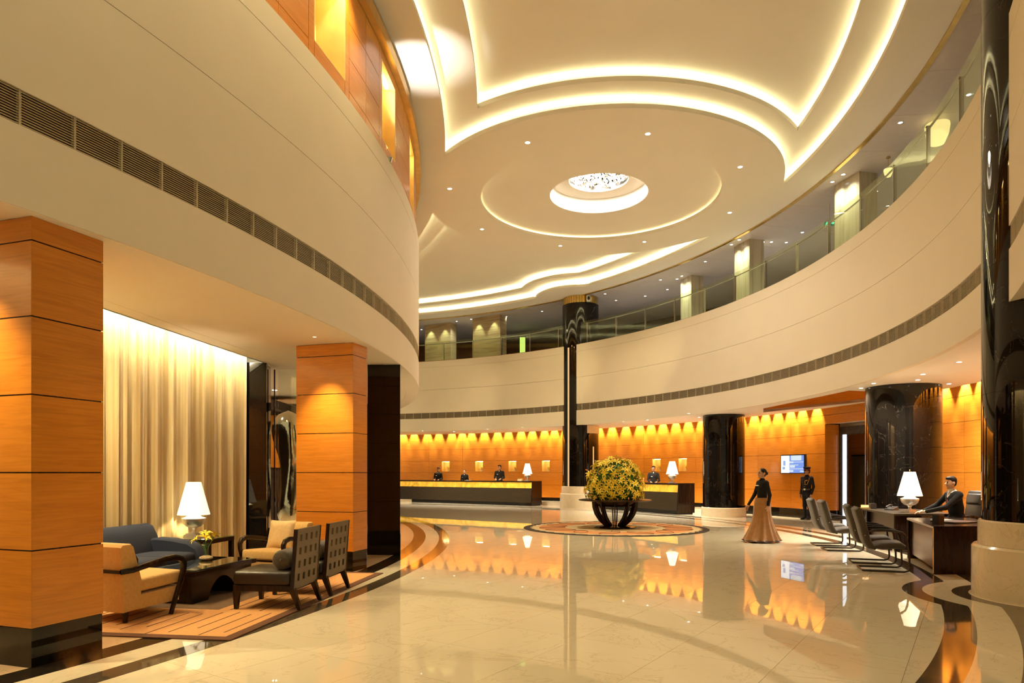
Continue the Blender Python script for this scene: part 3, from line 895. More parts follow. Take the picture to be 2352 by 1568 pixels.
# ================================================================ COLUMNS
def timber_column(label, corners, h, plinth=0.32):
    """square column clad in courses of veneer over a black plinth; corners counter-clockwise"""
    cx = sum(c[0] for c in corners) / 4; cy = sum(c[1] for c in corners) / 4
    t = thing('timber_column', label, 'column', (cx, cy, 0))
    lc = [(c[0] - cx, c[1] - cy) for c in corners]
    sc = lambda k: [(x * k, y * k) for x, y in lc]
    MB().prism(sc(0.97), 0, h).build('core', M['darkwood'], t)
    MB().prism(sc(0.985), 0, plinth).build('plinth', M['black'], t)
    zs = [plinth, 0.96, 1.60, 2.24, 2.88, 3.50, h]
    for z0, z1 in zip(zs[:-1], zs[1:]):
        for i in range(4):
            a, b = Vector(lc[i]), Vector(lc[(i + 1) % 4])
            d = (b - a); L_ = d.length; am = math.atan2(d.y, d.x)
            mid = (a + b) / 2
            n = Vector((d.y, -d.x)).normalized()
            o = MB().box((0, 0, (z0 + z1) / 2), (L_ - 0.004, 0.03, z1 - z0 - 0.012)).build('panel', M['wood'], t, loc=(mid.x - n.x * 0.015, mid.y - n.y * 0.015, 0), rotz=am)
    return t
def quad_from(p, u, w, d):
    """corner p, side w along u, depth d to the left of u"""
    L_ = math.hypot(*u); ux, uy = u[0] / L_, u[1] / L_; vx, vy = -uy, ux
    return [p, (p[0] + ux * w, p[1] + uy * w), (p[0] + ux * w + vx * d, p[1] + uy * w + vy * d), (p[0] + vx * d, p[1] + vy * d)]
c1 = timber_column('large square orange timber column at the left edge of the lobby', quad_from((-3.92, 5.57), (0.21, 0.62), 0.66, 1.05), Z_SOF)
c2 = timber_column('square orange timber column with a pool of light behind the armchairs', quad_from((-2.56, 11.0), (0.13, 0.43), 0.46, 1.06), Z_SOF)

def slab_pier(label, poly, h):
    cx = sum(c[0] for c in poly) / len(poly); cy = sum(c[1] for c in poly) / len(poly)
    t = thing('granite_pier', label, 'pillar', (cx, cy, 0))
    lp = [(x - cx, y - cy) for x, y in poly]
    zs = [0.0, 0.42, 1.25, 2.1, 2.95, h]
    for z0, z1 in zip(zs[:-1], zs[1:]):
        MB().prism(lp if z0 > 0 else [(x * 1.02, y * 1.02) for x, y in lp], z0 + 0.001, z1 - 0.001).build('slab' if z0 > 0 else 'plinth', M['black'], t)
    return t
slab_pier('polished black granite pier at the tip of the balcony', [(-2.81, 13.28), (-2.17, 13.25), (-2.32, 13.95), (-2.90, 14.0)], Z_SOF)
slab_pier('polished black granite pier at the end of the gold curtain', [(-5.17, 12.97), (-4.70, 13.07), (-4.85, 13.73), (-5.32, 13.63)], Z_SOF)

def round_pier(name, label, c, r, z1, ped=None, plinth=None, capital=None, strips=(), zcap=0.0):
    t = thing(name, label, 'column', (c[0], c[1], 0))
    z0 = 0.0
    if ped:
        MB().lathe([(r + 0.11, 0.0), (r + 0.11, 0.64), (r + 0.085, 0.67), (0, 0.67)], 64).build('pedestal_base', M['cream_stone'], t, smooth=30)
        MB().lathe([(r + 0.04, 0.671), (r + 0.04, 0.97), (r + 0.02, 0.99), (0, 0.99)], 64).build('pedestal', M['cream_stone'], t, smooth=30)
        z0 = 0.99
    if plinth:
        MB().lathe([(r + 0.05, 0.0), (r + 0.05, plinth - 0.02), (r + 0.03, plinth), (0, plinth)], 64).build('plinth', M['cream_stone'], t, smooth=30)
        z0 = plinth
    n = max(1, round((z1 - zcap - z0) / 1.75)); hh = (z1 - zcap - z0) / n
    for i in range(n):
        MB().lathe([(r, z0 + hh * i + 0.0015), (r, z0 + hh * (i + 1) - 0.0015)], 72).build('marble_drum', M['blackmarble'], t, smooth=30)
    MB().lathe([(r - 0.006, z0), (r - 0.006, z1 - zcap - 0.002)] + ([(r - 0.10, z1 - zcap), (r - 0.10, z1 - 0.01)] if zcap else []), 48).build('core', M['black'], t, smooth=30)
    return t
pa = round_pier('round_pier', 'tall black marble column with a gold lamp slot behind the flowers', PIER_A, 0.82, Z_CEIL, ped=True, zcap=0.33)
# fluted gold capitals and lamp slots
def capital(t, r, z0, z1, a0, a1, mt, n=40):
    g = MB()
    m = max(3, int(n * (a1 - a0) / 360))
    for i in range(m):
        b0 = a0 + (a1 - a0) * i / m; b1 = a0 + (a1 - a0) * (i + 0.86) / m
        g.strip(arc((0, 0), r - 0.05, b0, b1, 2), arc((0, 0), r + 0.004, b0, b1, 2), z0, z1)
    return g.build('capital', mt, t)
capital(pa, 0.78, Z_CEIL - 0.32, Z_CEIL - 0.005, 0, 360, M['gold'])
capital(pa, 0.835, Z_SOF - 0.36, Z_SOF - 0.01, -75, 60, plain('cream_flutes', (0.80, 0.62, 0.38), 0.4), 60)
M['slot'] = emit('slot_glow', (1.0, 0.56, 0.20), 0.95, False)
def slot_strip(t, r, a, z0, z1, w=0.085):
    da = math.degrees(w / r) / 2
    MB().strip(arc((0, 0), r - 0.01, a - da, a + da, 2), arc((0, 0), r + 0.008, a - da, a + da, 2), z0, z1).build('lamp_slot', M['slot'], t)
slot_strip(pa, 0.82, -136, 1.0, 7.15)
slot_strip(pa, 0.82, -52, 1.0, 2.75, 0.06)
pb = round_pier('round_pier', 'massive black marble column on a cream pedestal at the right edge', PIER_B, 0.86, Z_CEIL, ped=True, zcap=0.33)
capital(pb, 0.82, Z_CEIL - 0.32, Z_CEIL - 0.005, 0, 360, M['gold'])
slot_strip(pb, 0.86, -66, 1.0, 7.15)
pc = round_pier('round_column', 'black marble round column on a low pale plinth beside the wall screen', (7.78, 25.1), 0.745, Z_SOF, plinth=0.34)
pd = round_pier('round_column', 'thick black marble round column behind the desk lamp', (9.62, 16.80), 0.83, Z_SOF, plinth=0.34)

# gallery piers in travertine
def trav_pier(label, a, b, depth, mt):
    t = thing('travertine_pier', label, 'pillar', ((a[0] + b[0]) / 2, (a[1] + b[1]) / 2, Z_TOP - 0.14))
    d = (b[0] - a[0], b[1] - a[1]); L_ = math.hypot(*d)
    nx, ny = d[1] / L_, -d[0] / L_
    mx, my = (a[0] + b[0]) / 2 - CR[0], (a[1] + b[1]) / 2 - CR[1]
    if nx * mx + ny * my < 0: nx, ny = -nx, -ny
    am = math.atan2(d[1], d[0])
    hh = Z_CEIL + 0.01 - (Z_TOP - 0.14)
    MB().box((nx * depth / 2, ny * depth / 2, hh / 2), (L_, depth, hh), am).build('shaft', mt, t)
    return t
G = lambda x, y: sight(x, y, Z_CEIL)
TP = [('pale travertine pier at the right of the green exit sign', (1917, 427), (1974, 393.6), 'trav_v'),
      ('pale travertine pier in the middle of the upper gallery', (1687, 568), (1721.5, 548.6), 'trav_v'),
      ('slim travertine pier nearest the round column on the gallery', (1563.5, 643), (1588, 631.4), 'trav_v'),
      ('wide travertine pier left of the green lit slot', (1086, 723), (1149, 713), 'trav_h'),
      ('leftmost wide travertine pier on the upper gallery', (976, 739.5), (1035, 732), 'trav_h')]
PIERXY = []
for lb, a, b, mt in TP:
    A_, B_ = G(*a), G(*b)
    if mt == 'trav_h': A_, B_ = (A_[0] * 1.025, A_[1] * 1.025), (B_[0] * 1.025, B_[1] * 1.025)
    trav_pier(lb, A_, B_, 0.55, M[mt]); PIERXY.append((A_, B_))
bk = pol(CR, 23.4, 5.2); bk2 = pol(CR, 23.4, 7.6)
trav_pier('short travertine pier set back behind the gallery railing', bk, bk2, 0.4, M['trav_v'])
ls = thing('light_slot', 'bright green lit slot in the dark gallery wall', 'light', (*sight(1201, 735, Z_CEIL - 0.1)[:2], Z_TOP), 0)
ls.location = (0.58, 37.6, Z_TOP)
MB().box((0, 0, 0.80), (0.30, 0.05, 2.0)).build('lit_panel', emit('green_slot', (0.62, 0.80, 0.16), 1.3), ls)
MB().box((0, 0.05, 0.80), (0.40, 0.05, 2.1)).build('frame', M['darkwood'], ls)
# ================================================================ CEILING LIGHTS
dn = thing('downlight', 'recessed downlight ringing the ceiling rose', 'light', (0, 0, Z_CEIL), 0, 'downlights around the ceiling rose')
MB().lathe([(0.095, -0.004), (0.095, 0.0), (0.06, 0.0), (0.06, -0.006), (0.095, -0.004)], 20).build('trim_ring', M['silver'], dn)
MB().lathe([(0.0, -0.003), (0.062, -0.003), (0.062, 0.0), (0.0, 0.0)], 16).build('lens', M['lens'], dn)
ld = bpy.data.lights.new('downlight_beam', 'SPOT'); ld.energy = 1050; ld.spot_size = rad(46); ld.spot_blend = 0.8; ld.color = WARM; ld.shadow_soft_size = 0.08
lo = bpy.data.objects.new('downlight_beam', ld); link(lo, dn); lo.location = (0, 0, -0.02)
FAR_D = ld.copy(); FAR_D.energy = 2300; FAR_D.spot_size = rad(32)
BAL_FILL = ld.copy(); BAL_FILL.energy = 560; BAL_FILL.spot_size = rad(110)
RING = [(1212, 327), (1488, 307), (1700, 383), (1033, 433), (1107, 526), (1287, 564), (1480, 555), (1676, 488)]
RINGL = ['ceiling downlight nearest the viewer on the left of the rose', 'ceiling downlight nearest the viewer on the right of the rose', 'ceiling downlight by the right-hand point of the near cove',
         'leftmost ceiling downlight beside the balcony end', 'ceiling downlight far left of the rose', 'ceiling downlight straight beyond the rose towards the far cove', 'ceiling downlight beyond the rose by the tip of the far cove', 'ceiling downlight right of the rose near the gallery trim']
dn['label'] = RINGL[0]
for i, q in enumerate(RING):
    p = G(*q)
    if i == 0: dn.location = (p[0], p[1], Z_CEIL - 0.001)
    else:
        o = dup(dn, (p[0], p[1], Z_CEIL - 0.001), label=RINGL[i])
        if i in (4, 5, 6, 7):                    # the far four are tipped towards the far gallery front
            tgt = ((-9.0, 36.0, 4.2), (-5.0, 36.0, 4.2), (0.0, 34.0, 4.0), (3.0, 30.5, 3.0))[i - 4]
            for c_ in o.children:
                if c_.type == 'LIGHT':
                    c_.data = FAR_D
                    c_.rotation_euler = (Vector(tgt) - Vector((p[0], p[1], Z_CEIL))).to_track_quat('-Z', 'Y').to_euler()
for i, (R_, d_) in enumerate(((23.42, -28), (23.42, -22), (23.42, -16), (23.42, -10))):  # unseen downlights added to brighten the balcony front
    p = pol(CL, R_, d_)
    o = dup(dn, (p[0], p[1], Z_CEIL - 0.001)); o['label'] = 'added unseen downlight in the ceiling band, brightening the balcony front'; o['group'] = 'added fill downlights beside the balcony'
    for c_ in o.children:
        if c_.type == 'LIGHT': c_.data = BAL_FILL
gd = thing('downlight', 'small downlight in the grey gallery ceiling', 'light', (0, 0, Z_CEIL), 0, 'downlights in the gallery ceiling')
MB().lathe([(0.07, -0.004), (0.07, 0.0), (0.045, 0.0), (0.045, -0.006), (0.07, -0.004)], 16).build('trim_ring', M['silver'], gd)
MB().lathe([(0.0, -0.003), (0.047, -0.003), (0.047, 0.0), (0.0, 0.0)], 12).build('lens', M['lens_cool'], gd)
ld2 = bpy.data.lights.new('gallery_beam', 'SPOT'); ld2.energy = 70; ld2.spot_size = rad(120); ld2.spot_blend = 0.9; ld2.color = (0.97, 1.0, 0.80); ld2.shadow_soft_size = 0.04
lo2 = bpy.data.objects.new('gallery_beam', ld2); link(lo2, gd); lo2.location = (0, 0, -0.02)
GAL = [(2068, 282), (1912, 418), (1937, 401), (1843, 534), (1806, 557), (1746, 589), (1680, 562), (1698, 551), (1620, 601), (1566, 634), (1555, 641), (1517, 643), (1533, 665), (1482, 680), (1415, 690), (1390, 675), (1245, 715), (1163, 727), (1082, 733), (1049, 738), (1753, 556), (1772, 556), (2012, 440), (2225, 218), (968, 757)]
for i, q in enumerate(GAL):
    p = G(*q)
    if i == 0: gd.location = (p[0], p[1], Z_CEIL + 0.008)
    else: dup(gd, (p[0], p[1], Z_CEIL + 0.008))
# beams grazing the travertine piers
for (A_, B_) in PIERXY:
    for t in (0.22, 0.78):
        px_, py_ = A_[0] + (B_[0] - A_[0]) * t, A_[1] + (B_[1] - A_[1]) * t
        vx, vy = CR[0] - px_, CR[1] - py_; L_ = math.hypot(vx, vy)
        spot('pier_beam', gc, (px_ + vx / L_ * 0.22, py_ + vy / L_ * 0.22, Z_CEIL - 0.02), (px_ + vx / L_ * 0.1, py_ + vy / L_ * 0.1, Z_TOP), 60, 64, color=(0.86, 1.0, 0.52), radius=0.02)
sd = thing('downlight', 'recessed downlight in the white ceiling under the gallery', 'light', (0, 0, Z_SOF), 0, 'downlights under the gallery')
MB().lathe([(0.08, -0.004), (0.08, 0.0), (0.048, 0.0), (0.048, -0.006), (0.08, -0.004)], 16).build('trim_ring', M['sofwhite'], sd)
MB().lathe([(0.0, -0.003), (0.05, -0.003), (0.05, 0.0), (0.0, 0.0)], 12).build('lens', M['lens'], sd)
ld3 = bpy.data.lights.new('soffit_beam', 'SPOT'); ld3.energy = 700; ld3.spot_size = rad(115); ld3.spot_blend = 0.9; ld3.color = (1.0, 0.91, 0.76); ld3.shadow_soft_size = 0.05
lo3 = bpy.data.objects.new('soffit_beam', ld3); link(lo3, sd); lo3.location = (0, 0, -0.02)
SOF = [(2120, 859), (2203, 831), (2180, 881), (2108, 872), (2007, 880), (1978, 891), (1606, 958), (1582, 949), (1432, 968), (1487, 964), (1043, 991), (971, 989), (1120, 985), (1200, 981)]
for i, q in enumerate(SOF):
    p = sight(q[0], q[1], Z_SOF)
    if i == 0: sd.location = (p[0], p[1], Z_SOF - 0.001)
    else: dup(sd, (p[0], p[1], Z_SOF - 0.001))
# spot lamps in the seating-area ceiling
M['shade_lens'] = emit('spot_lens', (1.0, 0.85, 0.55), 3.0, False)
sp = thing('downlight', 'recessed spot in the low ceiling over the seating area, some added as fill', 'light', (-3.05, 10.55, Z_SOF - 0.001), 0, 'spots over the seating area')
MB().lathe([(0.045, -0.004), (0.045, 0.0), (0.028, 0.0), (0.028, -0.006), (0.045, -0.004)], 16).build('trim_ring', M['ceil'], sp)
MB().lathe([(0.0, -0.003), (0.03, -0.003), (0.03, 0.0), (0.0, 0.0)], 12).build('lens', M['shade_lens'], sp)
spx = spot('column_beam', sp, (0, 0, -0.03), (-0.05, 0.46, -2.1), 380, 66, 0.85, radius=0.02)
sp2 = dup(sp, (-5.05, 5.20, Z_SOF - 0.001)); sp2['label'] = 'recessed spot aimed at the large timber column on the left'
for c_ in sp2.children:
    if c_.type == 'LIGHT':
        c_.data = c_.data.copy(); c_.rotation_euler = (Vector((0.55, 0.55, -1.6))).to_track_quat('-Z', 'Y').to_euler()
for p_ in ((-5.0, 7.9), (-4.85, 7.0), (-5.12, 8.35)):  # added fill lamps, tucked out of view to brighten the seating area
    q_ = dup(sp, (p_[0], p_[1], Z_SOF - 0.001))
    for c_ in q_.children:
        if c_.type == 'LIGHT':
            c_.data = c_.data.copy(); c_.data.energy = 170; c_.data.spot_size = rad(140); c_.data.spot_blend = 0.9; c_.rotation_euler = (0, 0, 0)
# uplight on the balcony ledge that throws the white pool on the ceiling
ul = thing('uplight', 'bright uplight on the balcony ledge by the timber wall', 'light', (*pol(CL, RL - 0.02, ang(CL, (-2.2, 12.4))), Z_TOP), 0)
MB().lathe([(0.05, -0.02), (0.07, 0.06), (0.07, 0.07), (0.0, 0.05)], 14).build('housing', M['steel'], ul)
spot('uplight_beam', ul, (0, 0, 0.12), (0.42, 0.75, 2.1), 420, 46, 0.8, color=(1.0, 0.93, 0.82), radius=0.04)

# ================================================================ FURNITURE MATERIALS
M['tan'] = plain('tan_upholstery', (0.60, 0.37, 0.12), 0.85, var=0.08, scale=30, bump=0.25, bscale=420, sheen=0.2)
M['cushion'] = plain('cushion_silk', (0.66, 0.45, 0.20), 0.55, var=0.08, scale=20, bump=0.2, bscale=300, sheen=0.3)
M['navy'] = plain('navy_upholstery', (0.012, 0.017, 0.036), 0.85, var=0.10, scale=30, bump=0.25, bscale=420)
M['leather'] = plain('brown_leather', (0.015, 0.010, 0.005), 0.36, var=0.15, scale=9, bump=0.25, bscale=60)
M['velvet'] = plain('bolster_velvet', (0.040, 0.028, 0.011), 0.6, var=0.25, scale=25, bump=0.4, bscale=60, sheen=0.3)
M['lattice'] = plain('lattice_lacquer', (0.090, 0.066, 0.034), 0.40, var=0.08, scale=6)
M['rug'] = plain('rug_wool', (0.60, 0.30, 0.105), 0.95, var=0.08, scale=40, bump=0.5, bscale=260)
M['rug_edge'] = plain('rug_border', (0.13, 0.052, 0.022), 0.95, var=0.10, scale=40, bump=0.5, bscale=260)
M['rug_line'] = plain('rug_line', (0.10, 0.045, 0.018), 0.95, var=0.1, scale=40)
M['rug_dark'] = plain('rug_field', (0.15, 0.085, 0.04), 0.95, var=0.15, scale=30, bump=0.4, bscale=260)
M['grey_fab'] = plain('taupe_upholstery', (0.042, 0.033, 0.021), 0.75, var=0.10, scale=25, bump=0.2, bscale=380, sheen=0.2)
M['tube'] = plain('dark_tube', (0.045, 0.028, 0.018), 0.28, var=0.05, metal=0.6)
M['blackleather'] = plain('black_leather', (0.018, 0.013, 0.010), 0.38, var=0.15, scale=9, bump=0.2, bscale=60)
M['black_plastic'] = plain('black_plastic', (0.015, 0.013, 0.012), 0.35, var=0.05)
M['paper'] = plain('paper', (0.75, 0.70, 0.60), 0.8, var=0.03)
M['stem'] = plain('green_stem', (0.05, 0.14, 0.02), 0.6, var=0.2, scale=12)
M['petal'] = plain('yellow_petal', (0.95, 0.72, 0.06), 0.5, var=0.12, scale=14)
M['bud'] = plain('orange_bud', (0.78, 0.30, 0.05), 0.5, var=0.15, scale=14)
M['leaf'] = plain('dark_leaf', (0.06, 0.17, 0.018), 0.5, var=0.35, scale=7)
M['pebble'] = plain('pebble', (0.45, 0.34, 0.20), 0.8, var=0.3, scale=25, bump=0.5, bscale=40)
M['white_enamel'] = plain('white_enamel', (0.85, 0.82, 0.76), 0.3, var=0.0)
sh, nt, b_ = newmat('lamp_shade')
setp(b_, (0.85, 0.78, 0.62), 0.8, em=(1.0, 0.86, 0.58), ems=1.15)
M['shade'] = sh
# onyx: lit from behind
on, nt, b_ = newmat('lit_onyx')
setp(b_, (0.5, 0.28, 0.03), 0.25)
N_, L_n = nt.nodes, nt.links
tc = N_.new('ShaderNodeTexCoord'); nz = N_.new('ShaderNodeTexNoise'); nz.inputs['Scale'].default_value = 2.2; nz.inputs['Detail'].default_value = 6; nz.inputs['Distortion'].default_value = 1.5
oi = N_.new('ShaderNodeObjectInfo'); ad = N_.new('ShaderNodeVectorMath'); ad.operation = 'ADD'
mu = N_.new('ShaderNodeMath'); mu.operation = 'MULTIPLY'; mu.inputs[1].default_value = 31.0
L_n.new(oi.outputs['Random'], mu.inputs[0]); L_n.new(tc.outputs['Object'], ad.inputs[0]); L_n.new(mu.outputs[0], ad.inputs[1]); L_n.new(ad.outputs[0], nz.inputs['Vector'])
rp = N_.new('ShaderNodeValToRGB'); rp.color_ramp.elements[0].position = 0.33; rp.color_ramp.elements[1].position = 0.62
rp.color_ramp.elements[0].color = (0.30, 0.15, 0.01, 1); rp.color_ramp.elements[1].color = (0.95, 0.50, 0.035, 1)
L_n.new(nz.outputs['Fac'], rp.inputs['Fac']); L_n.new(rp.outputs['Color'], b_.inputs['Emission Color']); b_.inputs['Emission Strength'].default_value = 0.85
M['onyx'] = on
# sheer gold curtain
cu, nt, b_ = newmat('gold_sheer'); N_, L_n = nt.nodes, nt.links
tc = N_.new('ShaderNodeTexCoord'); mp = N_.new('ShaderNodeMapping'); mp.inputs['Scale'].default_value = (14, 14, 0.12)
nz = N_.new('ShaderNodeTexNoise'); nz.inputs['Scale'].default_value = 1.0; nz.inputs['Detail'].default_value = 5
L_n.new(tc.outputs['Object'], mp.inputs['Vector']); L_n.new(mp.outputs[0], nz.inputs['Vector'])
rp = N_.new('ShaderNodeValToRGB'); rp.color_ramp.elements[0].position = 0.3; rp.color_ramp.elements[1].position = 0.7
rp.color_ramp.elements[0].color = (0.36, 0.23, 0.07, 1); rp.color_ramp.elements[1].color = (0.74, 0.60, 0.32, 1)
L_n.new(nz.outputs['Fac'], rp.inputs['Fac']); L_n.new(rp.outputs['Color'], b_.inputs['Base Color']); setp(b_, rough=0.42, sheen=0.4, spec=0.6)
M['curtain'] = cu

# ================================================================ SEATING AREA
# curtain
ct = thing('curtain', 'tall sheer gold curtain behind the blue sofa', 'curtain', (CUR_A[0], CUR_A[1], 0), math.atan2(CUR_B[1] - CUR_A[1], CUR_B[0] - CUR_A[0]))
CLEN = math.hypot(CUR_B[0] - CUR_A[0], CUR_B[1] - CUR_A[1]) - 0.03
random.seed(5)
ph = [random.uniform(0, 6.28) for _ in range(8)]
def fold(s_, z):
    k = 1.0 + 0.25 * z / 3.7
    return k * (0.040 * math.sin(15 * s_ + ph[0] + 1.2 * math.sin(2.3 * s_ + ph[1])) + 0.026 * math.sin(31 * s_ + ph[2] + 0.8 * math.sin(4.1 * s_)) + 0.012 * math.sin(67 * s_ + ph[3] + 0.05 * z))
npan = 7
for q in range(npan):
    s0, s1 = CLEN * q / npan, CLEN * (q + 1) / npan - 0.004
    nS, nZ = 110, 5
    vs = []; fs = []
    for i in range(nS + 1):
        s_ = s0 + (s1 - s0) * i / nS
        for j in range(nZ + 1):
            z = 0.03 + (Z_SOF + 0.40 - 0.03) * j / nZ
            vs.append((s_, fold(s_, z), z))
    for i in range(nS):
        for j in range(nZ):
            a = i * (nZ + 1) + j
            fs.append((a, a + nZ + 1, a + nZ + 2, a + 1))
    MB().add(vs, fs).build('curtain_panel', M['curtain'], ct, smooth=60, recalc=False)
MB().tube([(0, 0, Z_SOF + 0.41), (CLEN, 0, Z_SOF + 0.41)], 0.015, 8).build('curtain_track', M['steel'], ct)
# wall behind the curtain
wc = MB().prism([curt(-0.2, -0.32), curt(1.0, -0.32), curt(1.0, -0.22), curt(-0.2, -0.22)], 0, Z_SOF + 0.5).build('wall_curtain', M['darkwall'])
structure(wc, 'wall hidden behind the gold curtain')

# rug
ZR = 0.0195
rg = thing('area_rug', 'large tan rug with dark pinstripes and a brown border under the seating', 'rug', (-3.83, 8.86, 0), rad(-8.3))
RWd, RLn = 2.98, 4.40
MB().rbox((0, 0, 0.0085), (RWd, RLn, 0.015), 0.006, seg=2).build('border', M['rug_edge'], rg, smooth=40)
MB().box((0, 0, 0.011), (RWd - 0.22, RLn - 0.22, 0.012)).build('field', M['rug'], rg)
MB().box((-0.15, 0.25, 0.0165), (1.45, 2.3, 0.002)).build('centre_field', M['rug_dark'], rg)
random.seed(21)
line_me = MB().box((0, 0, 0.0178), (0.016, 1.0, 0.0012)).mesh('pinstripe', M['rug_line'])
for i in range(15):
    x = -1.32 + 0.185 * i
    for j in range(4):
        y = -1.52 + 1.08 * j + 0.12 * ((i * 7) % 5 - 2) / 2
        if abs(x + 0.15) < 0.75 and -0.95 < y < 1.45: continue
        if -2.2 < y - 0.45 and y + 0.45 < 2.08:
            inst('pinstripe', line_me, (x, y, 0), 0, rg, scale=(1, random.uniform(0.7, 1.0), 1))

# sofa
def sofa():
    t = thing('sofa', 'dark navy fabric sofa with rounded arms in front of the curtain', 'sofa', (-4.91, 8.98, ZR), rad(83.7))
    Wd = 1.74
    g = MB().rbox((0, 0.05, 0.22), (Wd - 0.1, 0.85, 0.24), 0.05); g.build('base', M['navy'], t, smooth=40)
    # back with a rolled top
    prof = [(0.22, 0.12), (0.20, 0.45), (0.27, 0.72), (0.32, 0.82), (0.40, 0.86), (0.48, 0.83), (0.52, 0.72), (0.50, 0.40), (0.48, 0.12)]
    vs = []; n = len(prof); xs = [-Wd / 2 + 0.06, -Wd / 2 + 0.10, -0.3, 0.3, Wd / 2 - 0.10, Wd / 2 - 0.06]
    fs = []
    for i, x in enumerate(xs):
        for (y, z) in prof:
            e = 1.0 if 0 < i < len(xs) - 1 else 0.93
            vs.append((x, 0.36 + (y - 0.36) * e, 0.12 + (z - 0.12) * e))
    for i in range(len(xs) - 1):
        for k in range(n):
            l = (k + 1) % n
            fs.append((i * n + k, i * n + l, (i + 1) * n + l, (i + 1) * n + k))
    fs.append(tuple(range(n))); fs.append(tuple((len(xs) - 1) * n + k for k in range(n)))
    MB().add(vs, fs).build('backrest', M['navy'], t, smooth=45)
    for sx in (-1, 1):
        prof = [(-0.46, 0.10), (-0.49, 0.36), (-0.44, 0.52), (-0.30, 0.60), (-0.02, 0.645), (0.20, 0.66), (0.42, 0.62), (0.45, 0.10)]
        vs = []; fs = []; n = len(prof)
        xs = [Wd / 2 - 0.26, Wd / 2 - 0.23, Wd / 2 - 0.05, Wd / 2 - 0.02]
        for i, x in enumerate(xs):
            e = 0.955 if i in (0, 3) else 1.0
            for (y, z) in prof: vs.append((sx * x, y * e, 0.1 + (z - 0.1) * e))
        for i in range(3):
            for k in range(n):
                l = (k + 1) % n
                fs.append((i * n + k, i * n + l, (i + 1) * n + l, (i + 1) * n + k))
        fs.append(tuple(range(n))); fs.append(tuple(3 * n + k for k in range(n)))
        MB().add(vs, fs).build('armrest', M['navy'], t, smooth=45)
    for i in (-1, 1):
        MB().rbox((i * 0.31, -0.09, 0.40), (0.61, 0.68, 0.15), 0.05, puff=0.02).build('seat_cushion', M['navy'], t, smooth=50)
    for x in (-0.74, 0.74):
        for y in (-0.36, 0.40):
            MB().lathe([(0.022, 0.0), (0.03, 0.11), (0, 0.11)], 10, (x, y, 0)).build('leg', M['darkwood'], t)
    return t
sofa()

def armchair(label, loc, rz, cushion=False):
    t = thing('armchair', label, 'armchair', loc, rz, 'tan armchairs in the seating area')
    # body: base plus sloping back in fabric
    def slab(prof, w, nm, e=0.97):
        n = len(prof); vs = []; fs = []
        cy = sum(p[0] for p in prof) / n; cz = sum(p[1] for p in prof) / n
        xs = [(-w / 2, e), (-w / 2 + 0.02, 1), (w / 2 - 0.02, 1), (w / 2, e)]
        for x, k in xs:
            for (y, z) in prof: vs.append((x, cy + (y - cy) * k, cz + (z - cz) * k))
        for i in range(3):
            for k in range(n):
                l = (k + 1) % n
                fs.append((i * n + k, i * n + l, (i + 1) * n + l, (i + 1) * n + k))
        fs.append(tuple(range(n))); fs.append(tuple(3 * n + k for k in range(n)))
        return MB().add(vs, fs).build(nm, M['tan'], t, smooth=35)
    slab([(-0.36, 0.13), (-0.38, 0.30), (0.20, 0.27), (0.24, 0.12)], 0.64, 'seat_base')
    slab([(0.36, 0.11), (0.17, 0.12), (0.14, 0.40), (0.25, 0.80), (0.28, 0.83), (0.38, 0.83), (0.41, 0.80)], 0.66, 'backrest')
    MB().rbox((0, -0.10, 0.385), (0.64, 0.62, 0.14), 0.035, M=Matrix.Rotation(rad(-3), 3, 'X'), puff=0.012).build('seat_cushion', M['tan'], t, smooth=50)
    for sx in (-1, 1):
        x = sx * 0.375
        pts = [(x * 0.86, 0.40, 0.545), (x, 0.30, 0.555), (x, 0.10, 0.590), (x, -0.10, 0.622), (x, -0.24, 0.632), (x, -0.335, 0.605), (x, -0.372, 0.55), (x, -0.368, 0.48), (x, -0.33, 0.36), (x, -0.25, 0.16), (x, -0.19, 0.0)]
        MB().tube(pts, [1, 1, 1.05, 1.1, 1.15, 1.2, 1.2, 1.1, 1.0, 0.9, 0.8], 10, flat=(0.058, 0.042), up=(1, 0, 0)).build('armrest', M['darkwood'], t, smooth=50)
        MB().lathe([(0.026, 0.0), (0.036, 0.13), (0, 0.13)], 8, (sx * 0.28, 0.31, 0)).build('leg', M['darkwood'], t)
    MB().box((0, 0.405, 0.545), (0.66, 0.03, 0.035)).build('back_rail', M['darkwood'], t)
    return t
armchair('tan armchair with bent dark arms, seen from behind beside the left column', (-4.23, 7.58, ZR), rad(159.6))
ac2 = armchair('tan armchair with bent dark arms facing the room before the timber column', (-3.47, 10.13, ZR), rad(-18.7))
pc_ = thing('throw_pillow', 'square golden throw pillow leaning on the tan armchair', 'pillow', (-3.45, 10.10, 0.49), rad(-14))
pm = bmesh.new()
g = MB()
n = 14
vs = []; fs = []
for sgn in (-1, 1):
    for i in range(n + 1):
        for j in range(n + 1):
            u, v = i / n * 2 - 1, j / n * 2 - 1
            w = ((1 - u ** 4) * (1 - v ** 4)) ** 0.6
            pin = 1 - 0.07 * (1 - abs(u) ** 2) * (abs(v) ** 3) ; pin2 = 1 - 0.07 * (1 - abs(v) ** 2) * (abs(u) ** 3)
            vs.append((u * 0.215 * pin2, sgn * 0.062 * w, v * 0.215 * pin + 0.205))
for s_ in range(2):
    o_ = s_ * (n + 1) ** 2
    for i in range(n):
        for j in range(n):
            a = o_ + i * (n + 1) + j
            fs.append((a, a + 1, a + n + 2, a + n + 1))
pm.free()
pl = MB().add([Matrix.Rotation(rad(-17), 3, 'X') @ Vector(v) for v in vs], fs).build('pillow_cover', M['cushion'], pc_, smooth=60)

